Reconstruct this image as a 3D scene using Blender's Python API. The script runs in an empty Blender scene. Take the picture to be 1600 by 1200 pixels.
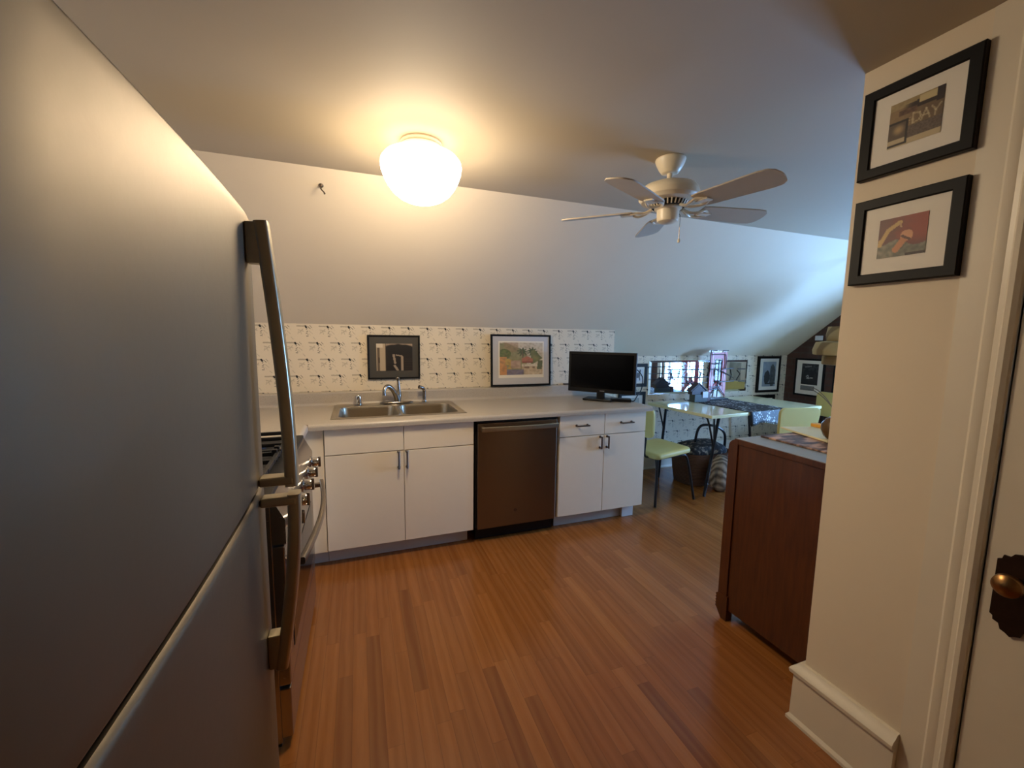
import bpy, bmesh, math, random
from mathutils import Vector, Matrix
random.seed(7)
PI = math.pi
sc = bpy.context.scene
COL = sc.collection

# ------------------------------------------------------------------ materials
def srgb(r, g, b):
    f = lambda c: c/12.92 if c <= .04045 else ((c+.055)/1.055)**2.4
    return (f(r/255), f(g/255), f(b/255), 1)

class NT:
    """tiny node-tree expression builder"""
    def __init__(s, name):
        s.m = bpy.data.materials.new(name); s.m.use_nodes = True
        s.t = s.m.node_tree; s.b = s.t.nodes['Principled BSDF']
        s.out = s.t.nodes['Material Output']
    def link(s, a, b): s.t.links.new(a, b)
    def n(s, ty, **kw):
        nd = s.t.nodes.new(ty)
        for k, v in kw.items(): setattr(nd, k, v)
        return nd
    def put(s, sock, v):
        if isinstance(v, bpy.types.NodeSocket): s.link(v, sock)
        else: sock.default_value = v
    def math(s, op, a, b=None, c=None, clamp=False):
        nd = s.n('ShaderNodeMath', operation=op, use_clamp=clamp)
        for i, v in enumerate((a, b, c)):
            if v is not None: s.put(nd.inputs[i], v)
        return nd.outputs[0]
    def vm(s, op, a, b=None, scale=None):
        nd = s.n('ShaderNodeVectorMath', operation=op)
        s.put(nd.inputs[0], a)
        if b is not None: s.put(nd.inputs[1], b)
        if scale is not None: s.put(nd.inputs['Scale'], scale)
        return nd.outputs['Value'] if op in ('DOT_PRODUCT', 'LENGTH') else nd.outputs[0]
    def co(s, kind='Object'): return s.n('ShaderNodeTexCoord').outputs[kind]
    def sep(s, v):
        nd = s.n('ShaderNodeSeparateXYZ'); s.put(nd.inputs[0], v); return nd.outputs
    def comb(s, x=0., y=0., z=0.):
        nd = s.n('ShaderNodeCombineXYZ')
        for i, v in enumerate((x, y, z)): s.put(nd.inputs[i], v)
        return nd.outputs[0]
    def noise(s, vec, scale, detail=2., rough=.5):
        nd = s.n('ShaderNodeTexNoise'); s.put(nd.inputs['Vector'], vec)
        nd.inputs['Scale'].default_value = scale; nd.inputs['Detail'].default_value = detail
        nd.inputs['Roughness'].default_value = rough
        return nd.outputs[0]
    def mapping(s, vec, scale):
        nd = s.n('ShaderNodeMapping'); s.put(nd.inputs[0], vec); nd.inputs['Scale'].default_value = scale
        return nd.outputs[0]
    def mix(s, f, a, b, mode='MIX'):
        nd = s.n('ShaderNodeMix', data_type='RGBA', blend_type=mode)
        s.put(nd.inputs[0], f); s.put(nd.inputs[6], a); s.put(nd.inputs[7], b)
        return nd.outputs[2]
    def ramp(s, f, stops):
        nd = s.n('ShaderNodeValToRGB'); s.put(nd.inputs[0], f)
        el = nd.color_ramp.elements
        while len(el) < len(stops): el.new(.5)
        for e, (p, c) in zip(el, stops): e.position = p; e.color = c
        return nd.outputs[0]
    def bump(s, h, strength=.2, dist=.01):
        nd = s.n('ShaderNodeBump'); s.put(nd.inputs['Height'], h)
        nd.inputs['Strength'].default_value = strength; nd.inputs['Distance'].default_value = dist
        s.link(nd.outputs[0], s.b.inputs['Normal'])
    def set(s, **kw):
        for k, v in kw.items(): s.put(s.b.inputs[k.replace('_', ' ')], v)
        return s

def mat(name, rgb, rough=.5, metal=0., var=.05, vscale=20., bump=0., bscale=150., coat=0., spec=None):
    t = NT(name); c = srgb(*rgb)
    nz = t.noise(t.co(), vscale, 3.)
    lo = tuple(x*(1-var) for x in c[:3])+(1,); hi = tuple(min(1, x*(1+var)) for x in c[:3])+(1,)
    t.set(Base_Color=t.mix(nz, lo, hi), Roughness=rough, Metallic=metal)
    if coat: t.set(Coat_Weight=coat, Coat_Roughness=.08)
    if spec is not None: t.b.inputs['Specular IOR Level'].default_value = spec
    if bump: t.bump(t.noise(t.co(), bscale, 3.), bump, .002)
    return t.m

M = {}
M['plaster'] = mat('plaster_paint', (226, 212, 188), .75, var=.02, vscale=4, bump=.12, bscale=60)
M['ceiling'] = mat('ceiling_paint_shaded', (182, 169, 147), .7, var=.02, vscale=3, bump=.10, bscale=40)  # same paint as the slope, colour darkened to stand in for grazing light
M['trimwhite'] = mat('trim_gloss_paint', (222, 212, 192), .38, var=.03, vscale=8, bump=.08, bscale=50)
M['doorpaint'] = mat('door_paint', (218, 208, 188), .5, var=.05, vscale=9, bump=.2, bscale=25)
M['cabinet'] = mat('cabinet_white', (232, 218, 194), .45, var=.015)
M['toegrey'] = mat('toe_kick_grey', (196, 192, 184), .5)
M['toewhite'] = mat('toe_kick_end', (225, 222, 216), .4)
M['black'] = mat('black_plastic', (10, 10, 11), .4, spec=.3)
M['blackmatte'] = mat('black_paint', (20, 19, 20), .5)
M['blackframe'] = mat('black_frame', (10, 9, 9), .5, var=.1, spec=.25)
M['screen'] = mat('tv_screen', (3, 3, 4), .15, var=0, spec=.15)
M['tube'] = mat('black_tube_enamel', (16, 17, 22), .3)
M['gasket'] = mat('dark_gasket', (40, 37, 34), .5)
M['matwhite'] = mat('mat_board', (228, 222, 210), .6, var=.01, coat=.25)
M['matgrey'] = mat('mat_board_dark', (66, 62, 54), .5, var=.02, coat=.3)
M['matlav'] = mat('mat_board_grey', (190, 186, 184), .55, var=.02, coat=.25)
M['vinyl'] = mat('yellow_vinyl', (212, 196, 122), .38, var=.04, vscale=15, bump=.1, bscale=120)
M['formica'] = mat('yellow_formica', (226, 218, 172), .10, var=.04, vscale=25)
M['chrome'] = mat('chrome', (205, 205, 205), .08, 1, var=.02)
M['nickel'] = mat('dark_nickel', (120, 108, 98), .28, 1)
M['pewter'] = mat('faucet_pewter', (150, 142, 132), .22, 1)
M['brass'] = mat('old_brass', (150, 112, 70), .30, 1, var=.2)
M['bronze'] = mat('dark_bronze', (58, 42, 32), .45, .8, var=.2, vscale=60, bump=.5, bscale=90)
M['fanwhite'] = mat('fan_enamel', (228, 216, 192), .35, var=.02)
M['fanblade'] = mat('fan_blade', (186, 172, 152), .5, var=.05)
M['greytop'] = mat('grey_top', (150, 158, 164), .55, var=.08, vscale=60)
M['amber'] = mat('amber_glaze', (92, 66, 28), .25, var=.2, vscale=30)
M['cream'] = mat('cream_card', (228, 220, 176), .5)
M['orange'] = mat('orange_card', (232, 168, 62), .5)
M['maroon'] = mat('maroon_box', (70, 24, 28), .45)
M['greenbox'] = mat('grey_green_box', (70, 78, 76), .5)
M['housebrown'] = mat('dark_brown_wood', (62, 48, 50), .5)
M['whitecard'] = mat('white_card', (222, 228, 236), .5)
M['twig'] = mat('silver_twig', (132, 124, 112), .4, .3)
M['duct'] = mat('brown_stick', (74, 54, 36), .5)
M['glassblock'] = mat('soap_bottle', (215, 210, 200), .2)

def steel(name, rgb, rough, bdir, bstr=.05, aniso=0., rot=0.):
    t = NT(name); c = srgb(*rgb)
    v = t.mapping(t.co(), bdir)
    nz = t.noise(v, 1., 3.)
    t.set(Base_Color=t.mix(nz, tuple(x*.93 for x in c[:3])+(1,), c), Metallic=1.,
          Roughness=t.math('ADD', t.math('MULTIPLY', nz, .06), rough-.03))
    t.bump(nz, bstr, .001)
    if aniso:
        tg = t.n('ShaderNodeTangent', direction_type='RADIAL', axis='Z'); t.link(tg.outputs[0], t.b.inputs['Tangent'])
        t.set(Anisotropic=aniso, Anisotropic_Rotation=rot)
    return t.m
M['fridge'] = steel('fridge_stainless', (130, 118, 100), .53, (60, 60, 60), .22)
M['steel'] = steel('brushed_steel', (176, 166, 154), .26, (30, 30, 900), .05)
M['handle'] = steel('satin_handle', (184, 174, 150), .33, (30, 30, 30), .03)
M['dwsteel'] = steel('dishwasher_steel', (136, 118, 100), .34, (6, 30, 700), .02, .85, .25)
M['sink'] = steel('sink_steel', (188, 178, 160), .30, (400, 20, 20), .04)

# wood floor: strips along Y
t = NT('oak_strip_floor'); x, y, z = t.sep(t.co())[:3]
px = t.math('DIVIDE', x, .059); ix = t.math('FLOOR', px)
w1 = t.n('ShaderNodeTexWhiteNoise', noise_dimensions='1D'); t.put(w1.inputs['W'], ix)
py = t.math('ADD', t.math('DIVIDE', y, .72), t.math('MULTIPLY', w1.outputs[0], 7.3)); iy = t.math('FLOOR', py)
w2 = t.n('ShaderNodeTexWhiteNoise', noise_dimensions='2D'); t.put(w2.inputs['Vector'], t.comb(ix, iy))
base = t.ramp(w2.outputs[0], [(0, srgb(118, 67, 27)), (.06, srgb(131, 77, 32)), (.5, srgb(138, 82, 35)), (.9, srgb(145, 88, 39)), (1, srgb(156, 99, 47))])
gv = t.comb(t.math('ADD', t.math('MULTIPLY', x, 95.), t.math('MULTIPLY', w2.outputs[0], 50.)), t.math('MULTIPLY', y, 7.), 0.)
g = t.noise(gv, 1., 5., .65)
wv = t.n('ShaderNodeTexWave', wave_type='BANDS', bands_direction='X'); t.put(wv.inputs['Vector'], t.comb(t.math('ADD', x, t.math('MULTIPLY', w2.outputs[0], 3.)), t.math('MULTIPLY', y, .09), 0.))
wv.inputs['Scale'].default_value = 7; wv.inputs['Distortion'].default_value = 5; wv.inputs['Detail'].default_value = 2; wv.inputs['Detail Scale'].default_value = 2.5
c1 = t.mix(t.math('MULTIPLY', t.math('SUBTRACT', g, .38, clamp=True), .75, clamp=True), base, srgb(104, 58, 22))
c2 = t.mix(t.math('MULTIPLY', wv.outputs[1], .13), c1, srgb(186, 132, 76))
fx = t.math('FRACT', px); ed = t.math('MINIMUM', fx, t.math('SUBTRACT', 1., fx))
fy = t.math('FRACT', py); edy = t.math('MINIMUM', fy, t.math('SUBTRACT', 1., fy))
gap = t.math('MAXIMUM', t.math('LESS_THAN', ed, .018), t.math('LESS_THAN', edy, .0012))
c3 = t.mix(t.math('MULTIPLY', gap, .35), c2, srgb(70, 34, 16))
t.set(Base_Color=c3, Roughness=t.math('ADD', t.math('MULTIPLY', g, .12), .17))
t.bump(t.math('SUBTRACT', t.math('MULTIPLY', g, .10), gap), .10, .002)
M['floor'] = t.m

# wallpaper: staggered brush-stroke motif
def wallpaper(name, paper):
    t = NT(name); x, y, z = t.sep(t.co())[:3]
    PX, PZ = .147, .1222
    r = t.math('DIVIDE', t.math('SUBTRACT', 1.512, z), PZ)
    row = t.math('FLOOR', r)
    off = t.math('MULTIPLY', t.math('MODULO', t.math('ADD', row, 40.), 2.), .5)
    uu = t.math('ADD', t.math('DIVIDE', t.math('ADD', x, .358), PX), off)
    uc = t.math('ADD', uu, .5)
    u = t.math('SUBTRACT', t.math('FRACT', uc), .5)
    v = t.math('SUBTRACT', t.math('MULTIPLY', t.math('FRACT', r), PZ/PX), .08)
    p = t.comb(u, v, 0.)
    nz = t.n('ShaderNodeTexNoise'); t.put(nz.inputs['Vector'], t.co()); nz.inputs['Scale'].default_value = 140
    wob = t.vm('SCALE', t.vm('SUBTRACT', nz.outputs[1], (.5, .5, .5)), scale=.05)
    p = t.vm('ADD', p, wob); p = t.vm('MULTIPLY', p, (1, 1, 0))
    def cap(a, b, rad):
        a = Vector((*a, 0)); b = Vector((*b, 0)); ba = b-a
        pa = t.vm('SUBTRACT', p, tuple(a))
        h = t.math('DIVIDE', t.vm('DOT_PRODUCT', pa, tuple(ba)), ba.length_squared, clamp=True)
        d = t.vm('LENGTH', t.vm('SUBTRACT', pa, t.vm('SCALE', tuple(ba), scale=h)))
        return t.math('SUBTRACT', d, rad)
    def union(caps):
        d = caps[0]
        for c in caps[1:]: d = t.math('MINIMUM', d, c)
        return t.math('SUBTRACT', .5, t.math('MULTIPLY', d, 55.), clamp=True)
    dk = union([cap((-.005, -.018), (.022, .035), .046)])
    md = union([cap((.09, 0), (.20, .11), .017), cap((.19, -.05), (.27, .05), .014),
                cap((.03, .15), (.06, .10), .017), cap((.03, .27), (.09, .22), .019), cap((.01, .35), (.06, .33), .017),
                cap((.08, .39), (.10, .42), .016), cap((.02, .47), (.09, .48), .022)])
    tn = union([cap((-.38, -.022), (-.05, -.02), .034)])
    lt = union([cap((-.35, .16), (-.12, .23), .022), cap((-.30, .30), (-.13, .14), .022), cap((-.24, .22), (-.20, .38), .014),
                cap((-.33, .24), (-.36, .36), .014), cap((.16, .22), (.30, .36), .014), cap((.12, .33), (.20, .44), .007),
                cap((.33, .53), (.42, .64), .016), cap((.28, .12), (.33, .18), .006)])
    pc = srgb(*paper)
    c = t.mix(t.math('MULTIPLY', lt, .42), pc, srgb(132, 116, 92))
    c = t.mix(t.math('MULTIPLY', tn, .5), c, srgb(112, 96, 74))
    c = t.mix(t.math('MULTIPLY', md, .68), c, srgb(58, 46, 40))
    c = t.mix(dk, c, srgb(14, 12, 14))
    t.set(Base_Color=c, Roughness=.6)
    return t.m
M['wallpaper'] = wallpaper('sketch_wallpaper', (222, 207, 180))

# laminate counter
t = NT('speckled_laminate'); n1 = t.noise(t.co(), 260, 2.); n2 = t.noise(t.co(), 700, 1.)
c = t.mix(t.math('MULTIPLY', t.math('GREATER_THAN', n1, .56), .30), srgb(176, 166, 152), srgb(140, 128, 114))
c = t.mix(t.math('MULTIPLY', t.math('GREATER_THAN', n2, .62), .3), c, srgb(198, 190, 178))
t.set(Base_Color=c, Roughness=.32); M['laminate'] = t.m

# dresser wood
t = NT('mahogany_veneer'); v = t.mapping(t.co(), (3, 30, 3)); g = t.noise(v, 2., 5., .6)
t.set(Base_Color=t.ramp(g, [(.25, srgb(62, 29, 9)), (.6, srgb(82, 41, 13)), (.85, srgb(94, 50, 16))]), Roughness=.38, Coat_Weight=.2)
M['mahogany'] = t.m
# brick gable
t = NT('dark_brick'); br = t.n('ShaderNodeTexBrick'); xx, yy, zz = t.sep(t.co())[:3]
t.put(br.inputs['Vector'], t.comb(yy, zz, 0.)); br.inputs['Scale'].default_value = 1.
br.inputs['Brick Width'].default_value = .21; br.inputs['Row Height'].default_value = .072; br.inputs['Mortar Size'].default_value = .008
br.inputs['Color1'].default_value = srgb(98, 66, 56); br.inputs['Color2'].default_value = srgb(76, 52, 46); br.inputs['Mortar'].default_value = srgb(84, 74, 66)
t.set(Base_Color=t.mix(t.noise(t.co(), 9, 3.), br.outputs[0], srgb(70, 50, 44)), Roughness=.85)
t.bump(t.math('SUBTRACT', 1., br.outputs[1]), .5, .006); M['brick'] = t.m
# mirror
t = NT('mirror_silver'); t.set(Base_Color=srgb(232, 238, 240), Metallic=1., Roughness=.02); M['mirror'] = t.m
t = NT('mirror_bevel'); t.set(Base_Color=srgb(235, 242, 246), Metallic=1., Roughness=.12); M['bevel'] = t.m
# runner cloth: black with pale leaf splashes
t = NT('leaf_print_cloth'); w = t.n('ShaderNodeTexVoronoi', feature='DISTANCE_TO_EDGE'); t.put(w.inputs['Vector'], t.mapping(t.co(), (9, 5, 8)))
nz = t.noise(t.mapping(t.co(), (9, 5, 8)), 1.4, 4.)
f = t.math('GREATER_THAN', t.math('ADD', t.math('MULTIPLY', w.outputs[0], .9), nz), .72)
t.set(Base_Color=t.mix(f, srgb(16, 16, 22), srgb(186, 190, 186)), Roughness=.6); M['runner'] = t.m
t = NT('dark_print_cloth'); nz = t.noise(t.co(), 30, 3.)
t.set(Base_Color=t.ramp(nz, [(.45, srgb(18, 18, 22)), (.56, srgb(52, 56, 62)), (.66, srgb(150, 140, 124))]), Roughness=.7); M['darkcloth'] = t.m
t = NT('placemat_print'); nz = t.noise(t.mapping(t.co(), (9, 22, 1)), 1., 3.)
t.set(Base_Color=t.ramp(nz, [(.38, srgb(58, 38, 34)), (.5, srgb(112, 84, 74)), (.62, srgb(206, 164, 140))]), Roughness=.5); M['placemat'] = t.m
t = NT('wicker'); wv = t.n('ShaderNodeTexWave', wave_type='BANDS', bands_direction='Z'); t.put(wv.inputs['Vector'], t.co())
wv.inputs['Scale'].default_value = 22; wv.inputs['Distortion'].default_value = 2.
t.set(Base_Color=t.mix(wv.outputs[1], srgb(66, 40, 26), srgb(128, 86, 56)), Roughness=.7); t.bump(wv.outputs[1], .6, .006); M['wicker'] = t.m
t = NT('striped_sack'); wv = t.n('ShaderNodeTexWave', wave_type='BANDS', bands_direction='DIAGONAL'); t.put(wv.inputs['Vector'], t.co())
wv.inputs['Scale'].default_value = 9; wv.inputs['Distortion'].default_value = 5.
t.set(Base_Color=t.mix(wv.outputs[1], srgb(90, 78, 66), srgb(176, 164, 146)), Roughness=.5); M['sack'] = t.m
# leaf lampshade
t = NT('leaf_shade_fabric'); wv = t.n('ShaderNodeTexWave', wave_type='BANDS', bands_direction='DIAGONAL'); t.put(wv.inputs['Vector'], t.co())
wv.inputs['Scale'].default_value = 2.1; wv.inputs['Distortion'].default_value = 11.; wv.inputs['Detail'].default_value = 1.; wv.inputs['Detail Scale'].default_value = .6
f = t.math('MULTIPLY', t.math('SUBTRACT', wv.outputs[1], .58, clamp=True), 4., clamp=True)
t.set(Base_Color=t.mix(t.math('MULTIPLY', f, .75), srgb(178, 146, 94), srgb(104, 76, 38)), Roughness=.8); M['shade'] = t.m
# neon sign
M['acryl'] = mat('red_acrylic', (190, 48, 46), .3)
M['acryl2'] = mat('pale_pink_acrylic', (216, 150, 152), .25)
# window glass: thin pane
t = NT('window_glass'); gl = t.n('ShaderNodeBsdfGlossy'); gl.inputs['Roughness'].default_value = .02
tr = t.n('ShaderNodeBsdfTransparent'); mx = t.n('ShaderNodeMixShader'); mx.inputs[0].default_value = .05; t.link(tr.outputs[0], mx.inputs[1]); t.link(gl.outputs[0], mx.inputs[2])
t.link(mx.outputs[0], t.out.inputs[0]); M['pane'] = t.m
t = NT('smoke_clear_acrylic'); tr = t.n('ShaderNodeBsdfTransparent'); gl = t.n('ShaderNodeBsdfGlossy'); gl.inputs['Roughness'].default_value = .05
mx = t.n('ShaderNodeMixShader'); mx.inputs[0].default_value = .03; t.link(tr.outputs[0], mx.inputs[1]); t.link(gl.outputs[0], mx.inputs[2])
t.link(mx.outputs[0], t.out.inputs[0]); M['clear'] = t.m
# lit opal globe
GLOBE = 18.5
t = NT('lit_opal_glass'); t.set(Base_Color=(.9, .85, .75, 1), Roughness=.3); t.b.inputs['Emission Color'].default_value = (1, .80, .55, 1)
nzg = t.sep(t.n('ShaderNodeNewGeometry').outputs['Normal'])[2]
t.set(Emission_Strength=t.math('ADD', GLOBE*.12, t.math('MULTIPLY', t.math('MULTIPLY_ADD', nzg, -.60, .40, clamp=True), GLOBE*1.25))); M['globe'] = t.m   # emission weighted downward to dim the ceiling halo and brighten the room below
# painted image: colour attribute
t = NT('printed_image'); at_ = t.n('ShaderNodeAttribute'); at_.attribute_name = 'Col'
t.set(Base_Color=at_.outputs[0], Roughness=.45, Coat_Weight=.25); M['print'] = t.m

# ------------------------------------------------------------------ mesh helpers
class MB:
    def __init__(s): s.bm = bmesh.new()
    def _after(s, n0, mi):
        s.bm.faces.ensure_lookup_table()
        for f in s.bm.faces[n0:]: f.material_index = mi
    def box(s, x0, x1, y0, y1, z0, z1, bev=0., seg=2, mi=0, mtx=None):
        n0 = len(s.bm.faces); b = bmesh.new()
        bmesh.ops.create_cube(b, size=1)
        for v in b.verts: v.co = Vector(((x0+x1)/2+v.co.x*(x1-x0), (y0+y1)/2+v.co.y*(y1-y0), (z0+z1)/2+v.co.z*(z1-z0)))
        if bev: bmesh.ops.bevel(b, geom=b.edges[:], offset=bev, segments=seg, affect='EDGES', profile=.5)
        s._merge(b, mi, mtx); return s
    def _merge(s, b, mi=0, mtx=None):
        vm = {}
        for v in b.verts: vm[v] = s.bm.verts.new(mtx @ v.co if mtx else v.co)
        for f in b.faces:
            try: nf = s.bm.faces.new([vm[v] for v in f.verts]); nf.material_index = mi
            except ValueError: pass
        b.free()
    def lathe(s, prof, c=(0, 0, 0), n=32, axis=None, cap0=False, cap1=False, mi=0, arc=None):
        """prof: list of (r,h); axis: direction vector (default z)"""
        c = Vector(c); q = Vector((0, 0, 1)).rotation_difference(Vector(axis)) if axis else None
        rings = []
        for r, h in prof:
            ring = []
            for k in range(n):
                a = 2*PI*k/n; p = Vector((r*math.cos(a), r*math.sin(a), h))
                if q: p = q @ p
                ring.append(s.bm.verts.new(c+p))
            rings.append(ring)
        for a, b in zip(rings, rings[1:]):
            for k in range(n):
                f = s.bm.faces.new((a[k], a[(k+1) % n], b[(k+1) % n], b[k])); f.material_index = mi
        if cap0: s.bm.faces.new(list(reversed(rings[0]))).material_index = mi
        if cap1: s.bm.faces.new(rings[-1]).material_index = mi
        return s
    def tube(s, pts, r, n=10, sect=None, mi=0, up=None):
        """sweep a circle (or sect: list of 2D pts) along pts; r may be a list"""
        pts = [Vector(p) for p in pts]; rs = r if isinstance(r, (list, tuple)) else [r]*len(pts)
        prof = sect or [(math.cos(2*PI*k/n), math.sin(2*PI*k/n)) for k in range(n)]
        m = len(prof); rings = []; nrm = None
        for i, p in enumerate(pts):
            d = (pts[min(i+1, len(pts)-1)]-pts[max(i-1, 0)]).normalized()
            if nrm is None:
                nrm = Vector(up) if up else (Vector((0, 0, 1)) if abs(d.z) < .9 else Vector((1, 0, 0)))
            nrm = (nrm-d*nrm.dot(d)).normalized(); bn = d.cross(nrm)
            rings.append([s.bm.verts.new(p+nrm*a*rs[i]+bn*b*rs[i]) for a, b in prof])
        for a, b in zip(rings, rings[1:]):
            for k in range(m):
                f = s.bm.faces.new((a[k], a[(k+1) % m], b[(k+1) % m], b[k])); f.material_index = mi
        s.bm.faces.new(list(reversed(rings[0]))).material_index = mi; s.bm.faces.new(rings[-1]).material_index = mi
        return s
    def prism(s, poly, axis, a0, a1, mi=0):
        """poly: 2D points; axis: extrusion axis 'x'|'y'|'z' from a0 to a1"""
        def P(u, v, a): return {'x': (a, u, v), 'y': (u, a, v), 'z': (u, v, a)}[axis]
        A = [s.bm.verts.new(P(u, v, a0)) for u, v in poly]; B = [s.bm.verts.new(P(u, v, a1)) for u, v in poly]
        n = len(poly)
        fs = [s.bm.faces.new(A), s.bm.faces.new(list(reversed(B)))]
        for k in range(n): fs.append(s.bm.faces.new((A[k], B[k], B[(k+1) % n], A[(k+1) % n])))
        for f in fs: f.material_index = mi
        return s
    def loft(s, rings, cap0=False, cap1=False, closed=True, mi=0):
        R = [[s.bm.verts.new(p) for p in r] for r in rings]; n = len(R[0])
        for a, b in zip(R, R[1:]):
            for k in range(n if closed else n-1):
                s.bm.faces.new((a[k], a[(k+1) % n], b[(k+1) % n], b[k])).material_index = mi
        if cap0: s.bm.faces.new(list(reversed(R[0]))).material_index = mi
        if cap1: s.bm.faces.new(R[-1]).material_index = mi
        return s
    def sphere(s, c, r, sx=1, sy=1, sz=1, mi=0, mtx=None):
        b = bmesh.new(); bmesh.ops.create_uvsphere(b, u_segments=20, v_segments=12, radius=r)
        for v in b.verts: v.co = Vector(c)+Vector((v.co.x*sx, v.co.y*sy, v.co.z*sz))
        s._merge(b, mi, mtx); return s

def wloc(o):
    v = Vector()
    while o is not None: v += o.location; o = o.parent
    return v

def obj(name, mb, m, parent=None, label=None, sharp=.6, mtx=None, solid=0., local=False, merge=True):
    bm = mb.bm
    if merge: bmesh.ops.remove_doubles(bm, verts=bm.verts[:], dist=1e-6)
    bmesh.ops.recalc_face_normals(bm, faces=bm.faces[:])
    if mtx: bmesh.ops.transform(bm, matrix=mtx, verts=bm.verts[:])
    if parent and not local: bmesh.ops.translate(bm, vec=-wloc(parent), verts=bm.verts[:])
    me = bpy.data.meshes.new(name); bm.to_mesh(me); bm.free()
    for f in me.polygons: f.use_smooth = True
    me.set_sharp_from_angle(angle=sharp)
    for mm in (m if isinstance(m, (list, tuple)) else [m]): me.materials.append(mm if not isinstance(mm, str) else M[mm])
    o = bpy.data.objects.new(name, me); COL.objects.link(o); o.parent = parent
    if label: o['label'] = label
    wn_ = o.modifiers.new('weighted', 'WEIGHTED_NORMAL'); wn_.keep_sharp = True; wn_.weight = 80
    if solid:
        md = o.modifiers.new('thick', 'SOLIDIFY'); md.thickness = solid; md.offset = 0
    return o
def tag(o, label, cat, group=None):
    o['label'] = label; o['category'] = cat
    if group: o['group'] = group
    return o
def thing(name, label, cat, loc=(0, 0, 0), group=None):
    o = bpy.data.objects.new(name, None); COL.objects.link(o); o.location = loc; o.empty_display_size = .1
    return tag(o, label, cat, group)
def struct(name, mb, m, parent=None, **kw):
    o = obj(name, mb, m, parent, **kw)
    if parent is None: o['kind'] = 'structure'
    return o

def arc(cx, cy, r, a0, a1, n=8):
    return [(cx+r*math.cos(a0+(a1-a0)*i/n), cy+r*math.sin(a0+(a1-a0)*i/n)) for i in range(n+1)]
def rrect(x0, x1, y0, y1, r, n=5):
    p = []
    for cx, cy, a in ((x1-r, y1-r, 0), (x0+r, y1-r, PI/2), (x0+r, y0+r, PI), (x1-r, y0+r, 1.5*PI)):
        p += arc(cx, cy, r, a, a+PI/2, n)
    return p
def bez(p0, p1, p2, p3, n=12):
    P = [Vector(p) for p in (p0, p1, p2, p3)]; out = []
    for i in range(n+1):
        u = i/n; out.append(P[0]*(1-u)**3+P[1]*3*u*(1-u)**2+P[2]*3*u*u*(1-u)+P[3]*u**3)
    return out
def smooth_path(pts, n=6):
    pts = [Vector(p) for p in pts]; out = []
    for i in range(len(pts)-1):
        a = pts[max(i-1, 0)]; b = pts[i]; c = pts[i+1]; d = pts[min(i+2, len(pts)-1)]
        for k in range(n):
            u = k/n
            out.append(.5*((2*b)+(c-a)*u+(2*a-5*b+4*c-d)*u*u+(3*b-a-3*c+d)*u**3))
    out.append(pts[-1]); return out

# ------------------------------------------------------------------ camera
F, YAW, PIT, ROL, H = 652.9, .352558, .114046, .0133721, 1.45
cy_, sy_, cp, sp, cr, sr = math.cos(YAW), math.sin(YAW), math.cos(PIT), math.sin(PIT), math.cos(ROL), math.sin(ROL)
fw = Vector((sy_*cp, cy_*cp, -sp)); r0 = Vector((cy_, -sy_, 0)); u0 = r0.cross(fw)
rt = r0*cr+u0*sr; up = -r0*sr+u0*cr
cam = bpy.data.cameras.new('camera'); cam.sensor_width = 36; cam.lens = F/1600*36; cam.clip_start = .02
co = bpy.data.objects.new('camera', cam); COL.objects.link(co)
co.matrix_world = Matrix(((rt.x, up.x, -fw.x, 0), (rt.y, up.y, -fw.y, 0), (rt.z, up.z, -fw.z, H), (0, 0, 0, 1)))
sc.camera = co

# ------------------------------------------------------------------ shell
XL, XR, XG = -1.0, 1.55, 5.05          # left wall, right (picture) wall, gable wall
YB, YW, YK, YC, ZC = -1.5, 3.42, 3.74, 2.47, 2.30
YR = .97                               # return wall behind the dresser
KS = .821
def zs(y): return ZC-KS*(y-YC)
struct('floor', MB().box(XL-.1, XG+.1, YB-.1, YK+.1, -.1, 0), 'floor')
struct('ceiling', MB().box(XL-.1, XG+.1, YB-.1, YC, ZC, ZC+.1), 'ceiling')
struct('ceiling_slope', MB().prism([(YC, ZC), (YK+.1, zs(YK+.1)), (YK+.1, zs(YK+.1)+.12), (YC, ZC+.1)], 'x', XL-.1, XG+.1), 'plaster')
# wallpapered furred-out wall behind the counter
b = MB().prism([(YW, 0), (YK, 0), (YK, zs(YK)), (YW, zs(YW))], 'x', XL, 2.29)
for f in b.bm.faces:
    f.normal_update()
    if abs(f.calc_center_median().y-YW) < .01: f.material_index = 1
struct('wall_back', b, ['plaster', 'wallpaper'])
struct('wall_knee', MB().box(2.29, XG, YK, YK+.1, 0, zs(YK+.0)), 'wallpaper')
struct('wall_left', MB().box(XL-.1, XL, YB, YK, 0, ZC), 'plaster')
struct('wall_front', MB().box(XL, XR, YB-.1, YB, 0, ZC), 'plaster')
# right wall with its end towards the dining nook; the door sits in it
DY0, DY1, DZ = -.30, .553, 2.16
b = MB().box(XR, XR+.12, DY1, YR, 0, ZC)
b.box(XR, XR+.12, DY0, DY1, DZ, ZC).box(XR, XR+.12, YB, DY0, 0, ZC)
struct('wall_right', b, 'plaster')
struct('wall_return', MB().box(XR+.12, XG, YR-.12, YR, 0, ZC), 'plaster')
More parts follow.
